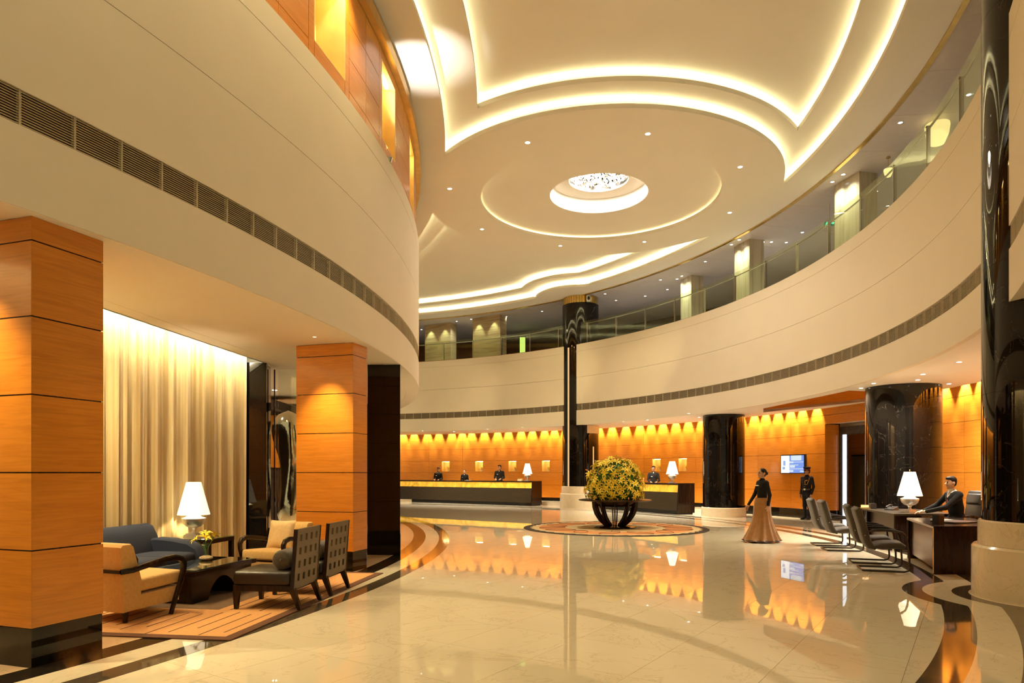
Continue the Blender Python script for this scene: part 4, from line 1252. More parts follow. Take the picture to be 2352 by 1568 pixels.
def lattice_chair(label, loc, rz):
    t = thing('lattice_chair', label, 'chair', loc, rz, 'lattice-back chairs on the rug')
    Wc = 0.69
    # lattice back: a panel with sixteen square openings
    bt, z0, z1 = 0.035, 0.24, 0.93
    g = MB(); nx = 4; hw = 0.062; hh = 0.082
    xs = [-Wc / 2]; zs = [z0]
    for i in range(nx):
        c = -Wc / 2 + Wc * (i + 0.75) / (nx + 0.5); xs += [c - hw / 2, c + hw / 2]
        c = z0 + 0.03 + (z1 - z0 - 0.05) * (i + 0.62) / (nx + 0.2); zs += [c - hh / 2, c + hh / 2]
    xs.append(Wc / 2); zs.append(z1)
    lean = lambda z: 0.33 + 0.05 * (z - z0) / (z1 - z0)
    for i in range(len(xs) - 1):
        for j in range(len(zs) - 1):
            if i % 2 == 1 and j % 2 == 1: continue
            vs = []
            for z in (zs[j], zs[j + 1]):
                for (x, y) in ((xs[i], lean(z)), (xs[i + 1], lean(z)), (xs[i + 1], lean(z) + bt), (xs[i], lean(z) + bt)): vs.append((x, y, z))
            g.hexa(vs)
    g.build('lattice_back', M['lattice'], t)
    for sx in (-1, 1):
        MB().box((sx * (Wc / 2 + 0.006), lean(0.58) + bt / 2, 0.585), (0.012, bt + 0.012, 0.69), M=Matrix.Rotation(rad(-4.1), 3, 'X')).build('back_edge', M['darkwood'], t)
    MB().box((0, -0.02, 0.245), (Wc - 0.02, 0.70, 0.07)).build('seat_frame', M['darkwood'], t)
    MB().rbox((0, -0.03, 0.355), (Wc - 0.02, 0.70, 0.17), 0.045, puff=0.03).build('seat_cushion', M['leather'], t, smooth=50)
    for sx in (-1, 1):
        for front in (True, False):
            x = sx * (Wc / 2 - 0.035)
            if front: vs = [(x - 0.022, -0.36, 0), (x + 0.022, -0.36, 0), (x + 0.022, -0.32, 0), (x - 0.022, -0.32, 0), (x - 0.035, -0.37, 0.22), (x + 0.035, -0.37, 0.22), (x + 0.035, -0.30, 0.22), (x - 0.035, -0.30, 0.22)]
            else: vs = [(x - 0.02, 0.40, 0), (x + 0.02, 0.40, 0), (x + 0.02, 0.44, 0), (x - 0.02, 0.44, 0), (x - 0.033, 0.29, 0.26), (x + 0.033, 0.29, 0.26), (x + 0.033, 0.365, 0.26), (x - 0.033, 0.365, 0.26)]
            MB().hexa(vs).build('leg', M['darkwood'], t)
    return t
lc1 = lattice_chair('lattice-back leather chair nearer the front of the rug', (-2.83, 8.20, ZR), rad(-95.7))
lc2 = lattice_chair('lattice-back leather chair nearer the timber column', (-2.70, 9.12, ZR), rad(-97))
for lb, c, rz in (('round dark bolster on the nearer lattice chair', (-2.65, 8.215, 0.585), -95.7), ('round dark bolster on the farther lattice chair', (-2.52, 9.14, 0.585), -97)):
    bo = thing('bolster', lb, 'cushion', c, rad(rz), 'bolsters on the lattice chairs')
    MB().tube([(x, 0, 0) for x in (-0.30, -0.29, -0.27, 0.27, 0.29, 0.30)], [0.095, 0.108, 0.115, 0.115, 0.108, 0.095], 24).build('bolster_cover', M['velvet'], bo, smooth=50)
    for sx in (-1, 1):
        MB().ell((sx * 0.302, 0, 0), (0.012, 0.014, 0.014), 10, 6).build('button', M['velvet'], bo)

# coffee table
tb = thing('coffee_table', 'low dark wood coffee table with a glass top and an arched base', 'table', (-3.98, 8.84, ZR), rad(-10.5))
TW, TL, TH = 0.68, 1.30, 0.405
MB().box((0, 0, TH - 0.035), (TW, TL, 0.055)).build('table_frame', M['darkwood'], tb)
MB().rbox((0, 0, TH + 0.002), (TW - 0.03, TL - 0.03, 0.012), 0.004, seg=2).build('glass_top', M['glass_top'], tb)
prof = [(-0.60, 0.0), (-0.30, 0.0)] + [(-0.30 + 0.60 * i / 16, 0.26 * math.sin(math.pi * i / 16) ** 0.6) for i in range(1, 16)] + [(0.30, 0.0), (0.60, 0.0), (0.66, TH - 0.062), (-0.66, TH - 0.062)]
vs = [(-0.26, y, z) for y, z in prof] + [(0.26, y, z) for y, z in prof]
n = len(prof); fs = [(k, (k + 1) % n, n + (k + 1) % n, n + k) for k in range(n)]
tri = tessellate_polygon([[Vector((y, z, 0)) for y, z in prof]])
fs += [tuple(t) for t in tri] + [tuple(i + n for i in t) for t in tri]
MB().add(vs, fs).build('arched_base', M['darkwood'], tb, smooth=30)

# side table
st = thing('side_table', 'dark wood side table with a glass top by the curtain', 'table', (-4.86, 10.62, 0), rad(-6))
MB().rbox((0, 0, 0.594), (0.74, 0.74, 0.012), 0.004, seg=2).build('glass_top', M['glass_top'], st)
MB().box((0, 0, 0.556), (0.74, 0.74, 0.06)).build('table_frame', M['darkwood'], st)
for sx in (-1, 1):
    for sy in (-1, 1):
        MB().box((sx * 0.335, sy * 0.335, 0.263), (0.065, 0.065, 0.525)).build('leg', M['darkwood'], st)

def table_lamp(label, loc, rz=0.0, power=26, k=1.0, finial=False):
    t = thing('table_lamp', label, 'lamp', loc, rz, 'white-shaded table lamps')
    MB().box((0, 0, 0.022), (0.21, 0.21, 0.028)).box((0, 0, 0.004), (0.225, 0.225, 0.012)).box((0, 0, 0.045), (0.17, 0.17, 0.02)).build('foot', M['silver'], t)
    MB().lathe([(0.055, 0.055), (0.03, 0.075), (0.026, 0.10), (0.04, 0.125), (0.05, 0.14), (0.0, 0.14)], 24).build('stem', M['silver'], t, smooth=40)
    MB().lathe([(0.0, 0.135), (0.05, 0.14), (0.11, 0.165), (0.15, 0.205), (0.168, 0.25), (0.177, 0.285), (0.172, 0.293), (0.10, 0.29), (0.0, 0.29)], 36).build('bowl', M['silver'], t, smooth=40)
    MB().lathe([(0.165, 0.292), (0.125, 0.305), (0.10, 0.325), (0.095, 0.36), (0, 0.36)], 30).build('neck', M['white_enamel'], t, smooth=40)
    MB().lathe([(0.238, 0.345), (0.107, 0.85), (0.104, 0.85), (0.234, 0.345), (0.238, 0.345)], 40).build('lamp_shade', M['shade'], t, smooth=40)
    point('lamp_bulb', t, (0, 0, 0.55), power, color=(1.0, 0.80, 0.48), radius=0.05)
    if finial: MB().lathe([(0.006, 0.83), (0.006, 0.88), (0.013, 0.885), (0.0, 0.90)], 10).build('finial', M['brass'], t)
    return t
table_lamp('glowing table lamp on the side table by the curtain', (-4.97, 10.66, 0.600), rad(-6), 60)

# sculpture behind the glass
sc = thing('chrome_sculpture', 'tall rippled chrome sculpture half hidden behind the timber column', 'sculpture', (-4.98, 15.4, 0), 0)
MB().lathe([(0.42, 0), (0.42, 0.28), (0, 0.28)], 36).build('plinth', M['black'], sc, smooth=30)
vs = []; fs = []; nz_, na_ = 30, 36
for i in range(nz_ + 1):
    t = i / nz_; z = 0.28 + 2.72 * t
    r = 0.40 * (max(0.0, 1 - (2 * t - 1) ** 4)) ** 0.5 * (0.86 + 0.20 * math.sin(7.5 * t + 0.6)) + 0.003
    if t < 0.12: r = max(r, 0.26)
    for k in range(na_):
        a = 2 * math.pi * k / na_
        rr = r * (1 + 0.06 * math.sin(3 * a + 6 * t) + 0.03 * math.sin(7 * a - 11 * t))
        vs.append((rr * math.cos(a) + 0.07 * math.sin(5 * t), rr * 0.7 * math.sin(a), z))
for i in range(nz_):
    for k in range(na_):
        l = (k + 1) % na_
        fs.append((i * na_ + k, i * na_ + l, (i + 1) * na_ + l, (i + 1) * na_ + k))
fs.append(tuple(range(na_))); fs.append(tuple(nz_ * na_ + k for k in range(na_)))
MB().add(vs, fs).build('chrome_body', M['chrome'], sc, smooth=60)
spot('sculpture_fill', wq, (-5.9, 14.6, 3.6), (-5.1, 15.3, 1.6), 160, 60, color=NEUT)  # spots added to give the chrome its sheen
spot('sculpture_fill', wq, (-5.45, 13.95, 3.6), (-5.1, 15.3, 1.0), 120, 60, color=WARM)
w1 = MB().box((-3.76, 13.80, 1.84), (1.92, 0.015, 3.68)).build('window_1', M['glass_clear'])
structure(w1, 'clear glass screen between the granite pier and the timber column')
MB().box((-4.80, 13.80, 1.84), (0.02, 0.03, 3.68)).build('frame', M['black'], w1)
MB().box((-3.76, 13.80, 0.03), (1.92, 0.05, 0.06)).build('frame', M['steel'], w1)

# lily mesh shared by every bouquet
def lily_mesh(s=1.0, npet=6):
    vs = []; fs = []
    for k in range(npet):
        a = 2 * math.pi * k / npet
        rows = [(0.0, 0.0, 0.010), (0.035, 0.030, 0.020), (0.075, 0.045, 0.022), (0.110, 0.038, 0.012), (0.135, 0.018, 0.001)]
        b0 = len(vs)
        up = 0.010 if k % 2 else 0.0
        for r, z, w in rows:
            for e in (-1, 0, 1):
                x, y = r, e * w
                vs.append((s * (x * math.cos(a) - y * math.sin(a)), s * (x * math.sin(a) + y * math.cos(a)), s * (z + up - (0.006 if e == 0 else 0))))
        for i in range(len(rows) - 1):
            for e in range(2):
                q = b0 + i * 3 + e
                fs.append((q, q + 1, q + 4, q + 3))
    g = MB().add(vs, fs)
    g.tube([(0, 0, 0), (0, 0, 0.07 * s)], [0.006 * s, 0.009 * s], 5)
    return g
LILY = lily_mesh().mesh('lily', M['petal'], smooth=60, recalc=False)
LILY_S = lily_mesh(0.62).mesh('lily', M['petal'], smooth=60, recalc=False)
BUD = MB().lathe([(0.0, 0.0), (0.012, 0.02), (0.017, 0.05), (0.010, 0.085), (0.0, 0.10)], 7).mesh('bud', M['bud'], smooth=60)

# small lily vase on the coffee table
v = thing('flower_vase', 'small pebble dish with a glass tube of yellow lilies on the coffee table', 'vase', (-4.08, 9.10, ZR + TH + 0.009), 0)
MB().ell((0, 0, 0.03), (0.088, 0.088, 0.036), 20, 10).build('pebble_dish', M['pebble'], v, smooth=60)
MB().lathe([(0.033, 0.055), (0.035, 0.23), (0.032, 0.23), (0.030, 0.06), (0.033, 0.055)], 18).build('glass_tube', M['glass_clear'], v, smooth=60)
for i, (dx, dy, dz, rx, ry) in enumerate(((-0.10, -0.05, 0.27, 20, -35), (0.02, -0.07, 0.30, 35, 5), (0.10, 0.02, 0.31, 5, 40), (-0.02, 0.05, 0.34, -15, -5))):
    o = inst('lily', LILY, (dx, dy, dz), 0, v, rot=(rad(rx), rad(ry), i * 1.1), scale=(0.72, 0.72, 0.72))
    MB().tube([(0, 0, 0.06), (dx * 0.25, dy * 0.25, 0.17), (dx, dy, dz)], 0.006, 5).build('stem', M['stem'], v)
MB().add([(0, 0, 0.10), (0.02, -0.03, 0.16), (0.05, -0.05, 0.24), (0.0, -0.04, 0.17), (-0.01, 0, 0.1), (-0.05, 0.02, 0.18), (-0.03, 0.03, 0.2)], [(0, 1, 2, 3), (4, 5, 6)]).build('leaf', M['leaf'], v, recalc=False)

# ================================================================ FLOWER TABLE
FC = (2.97, 19.70)
rr_ = thing('round_rug', 'round rug with a scalloped dark edge and petal motif under the flowers', 'rug', (FC[0], FC[1], 0), 0)
edge = []
for k in range(44 * 6):
    f = (k % 6) / 6
    r = 2.46 - 0.12 * f
    edge.append((r * math.cos(2 * math.pi * k / 264), r * math.sin(2 * math.pi * k / 264)))
MB().lathe([(0.0, 0.0), (2.63, 0.0), (2.63, 0.010), (2.60, 0.013), (0.0, 0.013)], 96).build('dark_border', plain('rug_black', (0.028, 0.016, 0.008), 0.95, var=0.2, scale=30), rr_)
MB().prism(edge, 0.012, 0.0145).build('cream_field', plain('rug_cream', (0.58, 0.44, 0.24), 0.95, var=0.08, scale=30), rr_)
pet = []
for k in range(25):
    a = 2 * math.pi * k / 24
    pet.append((0.36 * math.cos(a), 0.17 * math.sin(a)))
M['rug_petal'] = plain('rug_petal', (0.60, 0.25, 0.085), 0.95, var=0.1, scale=30)
petal_me = MB().prism([(0.42 * math.cos(2 * math.pi * k / 28), 0.185 * math.sin(2 * math.pi * k / 28)) for k in range(28)], 0.0146, 0.0158).mesh('petal', M['rug_petal'])
MB().lathe([(1.42, 0.0146), (2.20, 0.0146), (2.20, 0.0152), (1.42, 0.0152), (1.42, 0.0146)], 80).build('petal_ring', M['rug_petal'], rr_)
loop_me = MB().tube([(0.42 * math.cos(2 * math.pi * k / 28), 0.185 * math.sin(2 * math.pi * k / 28), 0.0155) for k in range(28)], 0.009, 4, closed=True).mesh('loop', M['rug_line'])
line2 = MB().box((0.9, 0, 0.0152), (0.85, 0.014, 0.001)).mesh('ray', M['rug_line'])
for k in range(14):
    a = 2 * math.pi * k / 14
    inst('petal', petal_me, (1.80 * math.cos(a), 1.80 * math.sin(a), 0), a + (0.5 if k % 2 else -0.5), rr_)
    inst('loop', loop_me, (1.80 * math.cos(a), 1.80 * math.sin(a), 0), a + (0.5 if k % 2 else -0.5), rr_)
    if k % 2 == 0: inst('ray', line2, (0, 0, 0), a, rr_)
ft = thing('flower_table', 'dark bronze round table on curved ribs holding the flowers', 'table', (FC[0], FC[1], 0.016), 0)
MB().lathe([(0.0, 0.0), (0.60, 0.0), (0.60, 0.022), (0.54, 0.045), (0.0, 0.05)], 48).build('base_disc', M['darkwood'], ft, smooth=30)
MB().lathe([(0.62, 0.775), (1.00, 0.775), (1.045, 0.79), (1.045, 0.805), (1.0, 0.815), (0.62, 0.80), (0.62, 0.775)], 64).build('rim', M['tube'], ft, smooth=30)
MB().lathe([(0.0, 0.60), (0.50, 0.62), (0.60, 0.70), (0.64, 0.775), (0.0, 0.775)], 48).build('bowl', M['darkwood'], ft, smooth=30)
for k in range(10):
    a = 2 * math.pi * k / 10 + 0.16
    pts = [(0.17, 0.045), (0.27, 0.10), (0.42, 0.24), (0.53, 0.42), (0.59, 0.60), (0.605, 0.775)]
    P = [(r * math.cos(a), r * math.sin(a), z) for r, z in pts]
    MB().tube(P, [0.75, 0.8, 0.9, 1.0, 1.0, 1.0], 8, flat=(0.035, 0.17), up=(math.cos(a), math.sin(a), 0)).build('rib', M['darkwood'], ft, smooth=50)
for k in range(3):
    a = 2 * math.pi * k / 3 + 0.4
    MB().tube([(0.05 * math.cos(a), 0.05 * math.sin(a), 0.04), (0.09 * math.cos(a), 0.09 * math.sin(a), 0.70)], 0.018, 8).build('rod', M['darkwood'], ft)
fa = thing('lily_bouquet', 'huge dome of yellow lilies with orange buds on the round table', 'flowers', (FC[0], FC[1], 0.83), 0)
random.seed(17)
def dome(u, v):
    """direction on the dome"""
    a = 2 * math.pi * u; e = math.asin(v)
    return Vector((math.cos(a) * math.cos(e), math.sin(a) * math.cos(e), math.sin(e)))
MB().lathe([(0.0, 0.0), (0.56, 0.0), (0.66, 0.18), (0.68, 0.36), (0.62, 0.66), (0.46, 0.88), (0.24, 1.0), (0.0, 1.03)], 32).build('leaf_core', M['leaf'], fa, smooth=60)
fol = MB()
for k in range(2600):
    d = dome(random.random(), random.uniform(-0.42, 1.0))
    r0 = random.uniform(0.50, 0.72); L_ = random.uniform(0.08, 0.17)
    p = Vector((d.x * r0, d.y * r0, 0.32 + d.z * r0 * 1.08))
    if p.z < 0.0: p.z = random.uniform(0.0, 0.06)
    tdir = (d + Vector((random.uniform(-.8, .8), random.uniform(-.8, .8), random.uniform(-.3, .9)))).normalized()
    sd = tdir.cross(Vector((random.random(), random.random(), random.random()))).normalized() * random.uniform(0.010, 0.018)
    q = p + tdir * L_
    if q.z < -0.01: continue
    fol.add([p, p + tdir * L_ * 0.5 + sd, q, p + tdir * L_ * 0.5 - sd], [(0, 1, 2, 3)])
fo = fol.build('foliage', M['leaf'], fa, recalc=False); fo['kind'] = 'stuff'
nfl = 300
for k in range(nfl):
    v_ = -0.40 + 1.38 * (k + 0.5) / nfl
    u_ = (k * 0.6180339) % 1.0
    d = dome(u_, max(-0.99, min(0.99, v_ + random.uniform(-0.03, 0.03))))
    r0 = random.uniform(0.70, 0.88)
    if random.random() < 0.05: continue
    p = Vector((d.x * r0, d.y * r0, 0.33 + d.z * r0 * 1.10))
    if p.z < 0.05: p.z = 0.05 + random.uniform(0, 0.05)
    dd_ = (d + Vector((random.uniform(-.5, .5), random.uniform(-.5, .5), random.uniform(-.4, .5)))).normalized()
    q = dd_.to_track_quat('Z', 'Y').to_euler()
    if k % 8 == 3:
        inst('bud', BUD, p + d * 0.02, 0, fa, rot=q)
    else:
        s_ = random.uniform(0.72, 1.08)
        inst('lily', LILY, p - dd_ * 0.03, 0, fa, rot=q, scale=(s_, s_, s_))

# ================================================================ RECEPTION
pf = MB().strip(rcurve(20.9, 0.5, 29, 92, 1.0), rcurve(21.95, 0.5, 29, 92, 1.0), 0.0, 0.15).build('platform_back', M['floor_cream'])
structure(pf, 'low platform behind the reception desks')

def reception_desk(label, corner, xdir, length, nt_):
    rz = math.atan2(xdir[1], xdir[0])
    t = thing('reception_desk', label, 'desk', (corner[0], corner[1], 0), rz, 'reception desks')
    H, Dp = 1.19, 0.82
    # leaning front: foot further out than the top
    L_ = length
    fr = [(-L_, -0.02, 0.16), (0, -0.02, 0.16), (0, Dp, 0.16), (-L_, Dp, 0.16), (-L_, 0.10, 0.84), (-0.02, 0.10, 0.84), (-0.02, Dp, 0.84), (-L_, Dp, 0.84)]
    MB().hexa(fr).build('front_panel', M['deskwood'], t)
    MB().box((-L_ / 2, 0.16, 0.985), (L_ - 0.04, 0.06, 0.29)).build('lamp_box', M['darkwood'], t)
    MB().box((-L_ / 2, Dp / 2 + 0.02, 0.08), (L_ - 0.06, Dp - 0.06, 0.155)).build('plinth', M['black'], t)
    MB().box((-L_ / 2, Dp / 2 + 0.05, 1.162), (L_, Dp - 0.06, 0.055)).build('desk_top', M['darkwood'], t)
    MB().hexa([(-0.03, -0.03, 0.05), (0.03, -0.03, 0.05), (0.03, Dp + 0.03, 0.05), (-0.03, Dp + 0.03, 0.05), (-0.035, 0.06, 1.195), (0.025, 0.06, 1.195), (0.025, Dp + 0.03, 1.195), (-0.035, Dp + 0.03, 1.195)]).build('end_panel', M['darkwood'], t)
    MB().box((-L_, Dp / 2 + 0.03, 0.62), (0.05, Dp, 1.14)).build('end_panel', M['darkwood'], t)
    w = (L_ - 0.10) / nt_
    ox = MB().box((0, 0, 0), (w - 0.008, 0.02, 0.275)).mesh('onyx_panel', M['onyx'])
    for i in range(nt_):
        inst('onyx_panel', ox, (-0.05 - w * (i + 0.5), 0.115, 0.985), 0, t, rot=(rad(-2), 0, 0))
    return t
D1, X1 = (0.94, 32.6), (0.815, -0.580)
D2, X2 = (6.28, 25.9), (0.489, -0.872)
reception_desk('long dark reception desk with a glowing onyx band on the left', D1, X1, 9.6, 11)
reception_desk('shorter dark reception desk with a glowing onyx band right of the flowers', D2, X2, 4.95, 6)
def on_desk(D, X, s, back):
    return (D[0] - X[0] * s - X[1] * back, D[1] - X[1] * s + X[0] * back)
p = on_desk(D1, X1, 0.55, 0.45)
table_lamp('glowing table lamp on the left reception desk', (p[0], p[1], 1.191), rad(-35), 14)
p = on_desk(D2, X2, 0.78, 0.45)
table_lamp('glowing table lamp on the right reception desk', (p[0], p[1], 1.191), rad(-60), 14)
p = on_desk(D1, X1, 0.95, 0.42)
o = thing('stationery_box', 'small tan box beside the lamp on the left reception desk', 'box', (p[0], p[1], 1.191), rad(-35))
MB().box((0, 0, 0.05), (0.22, 0.16, 0.10)).build('box_body', M['cushion'], o); MB().box((0, 0, 0.104), (0.23, 0.17, 0.012)).build('lid', M['cushion'], o)
p = on_desk(D1, X1, 4.2, 0.35)
o = MB().box((0, 0, 0.004), (0.30, 0.21, 0.008)).box((0.02, 0.01, 0.011), (0.29, 0.21, 0.005), rad(8)).build('paper_stack', M['paper'], loc=(p[0], p[1], 1.191), rotz=rad(-30))
tag(o, 'white papers lying on the left reception desk', 'paper')
p = on_desk(D2, X2, 2.55, 0.40)
o = thing('menu_stand', 'orange card stand on the right reception desk before the clerk', 'stand', (p[0], p[1], 1.191), rad(-50))
MB().box((0, 0.0, 0.10), (0.26, 0.012, 0.19), M=Matrix.Rotation(rad(-10), 3, 'X')).build('card', plain('orange_card', (0.42, 0.13, 0.03), 0.5), o); MB().box((0, 0.02, 0.006), (0.28, 0.10, 0.012)).build('foot', M['darkwood'], o)

# lilies in the wall niches
NL = ['first niche vase of yellow lilies from the left on the timber wall', 'second niche vase of yellow lilies from the left on the timber wall', 'third niche vase of yellow lilies from the left on the timber wall',
      'niche vase of yellow lilies just left of the tall black column', 'niche vase of yellow lilies behind the right-hand clerk', 'niche vase of yellow lilies right of the right-hand desk lamp']
order = sorted(NICHES, key=lambda q: -q[1])
for (p, am), lb in zip(order, NL):
    q = pol(CR, math.hypot(p[0] - CR[0], p[1] - CR[1]) + 0.16, am - 0.28)
    t = thing('niche_vase', lb, 'vase', (q[0], q[1], nz0), rad(am - 90), 'lily vases in the wall niches')
    MB().lathe([(0.0, 0.0), (0.055, 0.0), (0.065, 0.03), (0.05, 0.075), (0.055, 0.085), (0, 0.085)], 14).build('bowl', M['white_enamel'], t, smooth=40)
    for i, (dx, dz, ry) in enumerate(((-0.08, 0.21, -40), (0.0, 0.27, 0), (0.08, 0.20, 40), (-0.03, 0.18, -15))):
        inst('lily', LILY_S, (dx, -0.03 - 0.01 * i, dz), 0, t, rot=(rad(45), rad(ry), i))
        MB().tube([(0, 0, 0.07), (dx * 0.4, -0.01, 0.14), (dx, -0.03, dz)], 0.005, 4).build('stem', M['stem'], t)

# ================================================================ WALL SCREEN
th_tv = sight_theta(1819.5, CR, RW - 0.08)
p = pol(CR, RW - 0.075, th_tv)
tv = thing('wall_screen', 'lit blue and white information screen on the timber wall', 'screen', (p[0], p[1], 1.90), rad(th_tv - 90))
TWd, THt = 1.12, 0.62
MB().box((0, 0.03, 0), (TWd + 0.05, 0.06, THt + 0.05)).box((TWd / 2 + 0.045, 0.03, 0), (0.06, 0.06, THt + 0.05)).build('housing', M['black_plastic'], tv)
MB().box((0, 0.075, 0), (0.4, 0.05, 0.3)).build('bracket', M['black_plastic'], tv)
def scr(nm, x0, x1, z0, z1, col, s_, dy=0.0):
    w, h = TWd, THt
    MB().box((-w / 2 + w * (x0 + x1) / 2, -0.003 - dy, -h / 2 + h * (z0 + z1) / 2), (w * (x1 - x0), 0.004, h * (z1 - z0))).build(nm, emit('screen_' + nm, col, s_, False), tv)
scr('screen_left', 0, 0.375, 0, 1, (0.92, 0.96, 1.0), 1.15)
scr('screen_right', 0.375, 1, 0, 1, (0.26, 0.40, 0.95), 0.85)
blue = (0.34, 0.48, 0.95); pale = (0.80, 0.92, 1.0)
for nm, b in (('figure', (0.10, 0.20, 0.42, 0.70)), ('figure', (0.07, 0.18, 0.20, 0.35))):
    scr(nm, *b, (0.42, 0.60, 0.98), 0.75, 0.003)
for b in ((0.45, 0.90, 0.72, 1.0), (0.50, 0.89, 0.71, 0.83), (0.38, 0.56, 0.56, 0.66), (0.57, 0.98, 0.60, 0.635), (0.40, 0.77, 0.43, 0.47), (0.40, 0.62, 0.30, 0.42), (0.38, 0.98, 0.21, 0.25), (0.84, 1.0, 0.06, 0.13), (0.38, 0.55, 0.05, 0.16)):
    scr('text_block', *b, pale, 0.85, 0.003)
MB().box((TWd / 2 + 0.05, -0.003, -0.13), (0.02, 0.004, 0.05)).build('status_lamp', emit('status', (1, 0.95, 0.8), 1.0, False), tv)

# ================================================================ GALLERY DETAILS
p = sight(1906, 513, 8.86)
ex = thing('exit_sign', 'green running-man exit sign hanging in the gallery', 'sign', (p[0], p[1], 8.86), math.atan2(p[1], p[0]) - math.pi / 2)
MB().box((0, 0.02, 0), (0.30, 0.04, 0.14)).build('sign_box', emit('exit_green', (0.0, 0.16, 0.07), 0.8, False), ex)
eg = emit('exit_bright', (0.10, 0.95, 0.45), 2.2, False)
g = MB().box((0.06, -0.004, 0), (0.05, 0.004, 0.022))
g.add([(0.075, -0.006, 0.04), (0.075, -0.006, -0.04), (0.125, -0.006, 0.0), (0.075, -0.002, 0.04), (0.075, -0.002, -0.04), (0.125, -0.002, 0.0)], [(0, 1, 2), (3, 5, 4), (0, 3, 4, 1), (1, 4, 5, 2), (2, 5, 3, 0)])
g.build('arrow', eg, ex)
g = MB().ell((-0.075, -0.005, 0.042), (0.013, 0.004, 0.013), 10, 6)
for a_, b2 in (((-0.08, 0.028), (-0.09, -0.01)), ((-0.09, -0.01), (-0.06, -0.02)), ((-0.06, -0.02), (-0.065, -0.05)), ((-0.09, -0.01), (-0.12, -0.045)), ((-0.08, 0.022), (-0.05, 0.005)), ((-0.08, 0.022), (-0.115, 0.008))):
    g.bar((a_[0], -0.005, a_[1]), (b2[0], -0.005, b2[1]), 0.012, 0.004, up=(0, 1, 0))
g.build('running_figure', eg, ex)
MB().tube([(0, 0.02, 0.07), (0, 0.02, Z_CEIL - 8.86)], 0.008, 6).build('hanger', M['steel'], ex)
cc = thing('security_camera', 'small white security camera on the capital of the black column', 'camera', (PIER_A[0] + 0.26, PIER_A[1] - 0.93, Z_CEIL - 0.36), 0)
MB().rbox((0, 0.04, 0.16), (0.17, 0.20, 0.30), 0.05).build('housing', M['white_enamel'], cc, smooth=40)
MB().ell((0, -0.06, 0.15), (0.065, 0.05, 0.085), 14, 8).build('dome', M['black_plastic'], cc, smooth=60)
M['tulip'] = emit('tulip_glow', (1.0, 0.78, 0.30), 1.5)
for lb, q, s_ in (('large glowing shade behind the gallery glass at the upper right', (9.47, 15.2), 1.0), ('small glowing pendant lamp hanging left of the large one', (9.37, 17.0), 0.42)):  # large shade stands in for a warm glow behind the glass
    t = thing('pendant_lamp', lb, 'lamp', (q[0], q[1], Z_CEIL), 0, 'pendant lamps in the gallery')
    zt = -0.10 if s_ == 1.0 else -0.30
    MB().lathe([(0.02, zt - 0.48 * s_), (0.14 * s_, zt - 0.44 * s_), (0.22 * s_, zt - 0.25 * s_), (0.25 * s_, zt - 0.05 * s_), (0.24 * s_, zt), (0, zt)], 24).build('glass_shade', M['tulip'], t, smooth=60)
    MB().tube([(0, 0, 0.01), (0, 0, zt)], 0.008, 6).build('rod', M['brass'], t)
    MB().lathe([(0.05, 0.0), (0.05, -0.02), (0, -0.02)], 12).build('ceiling_cup', M['brass'], t)

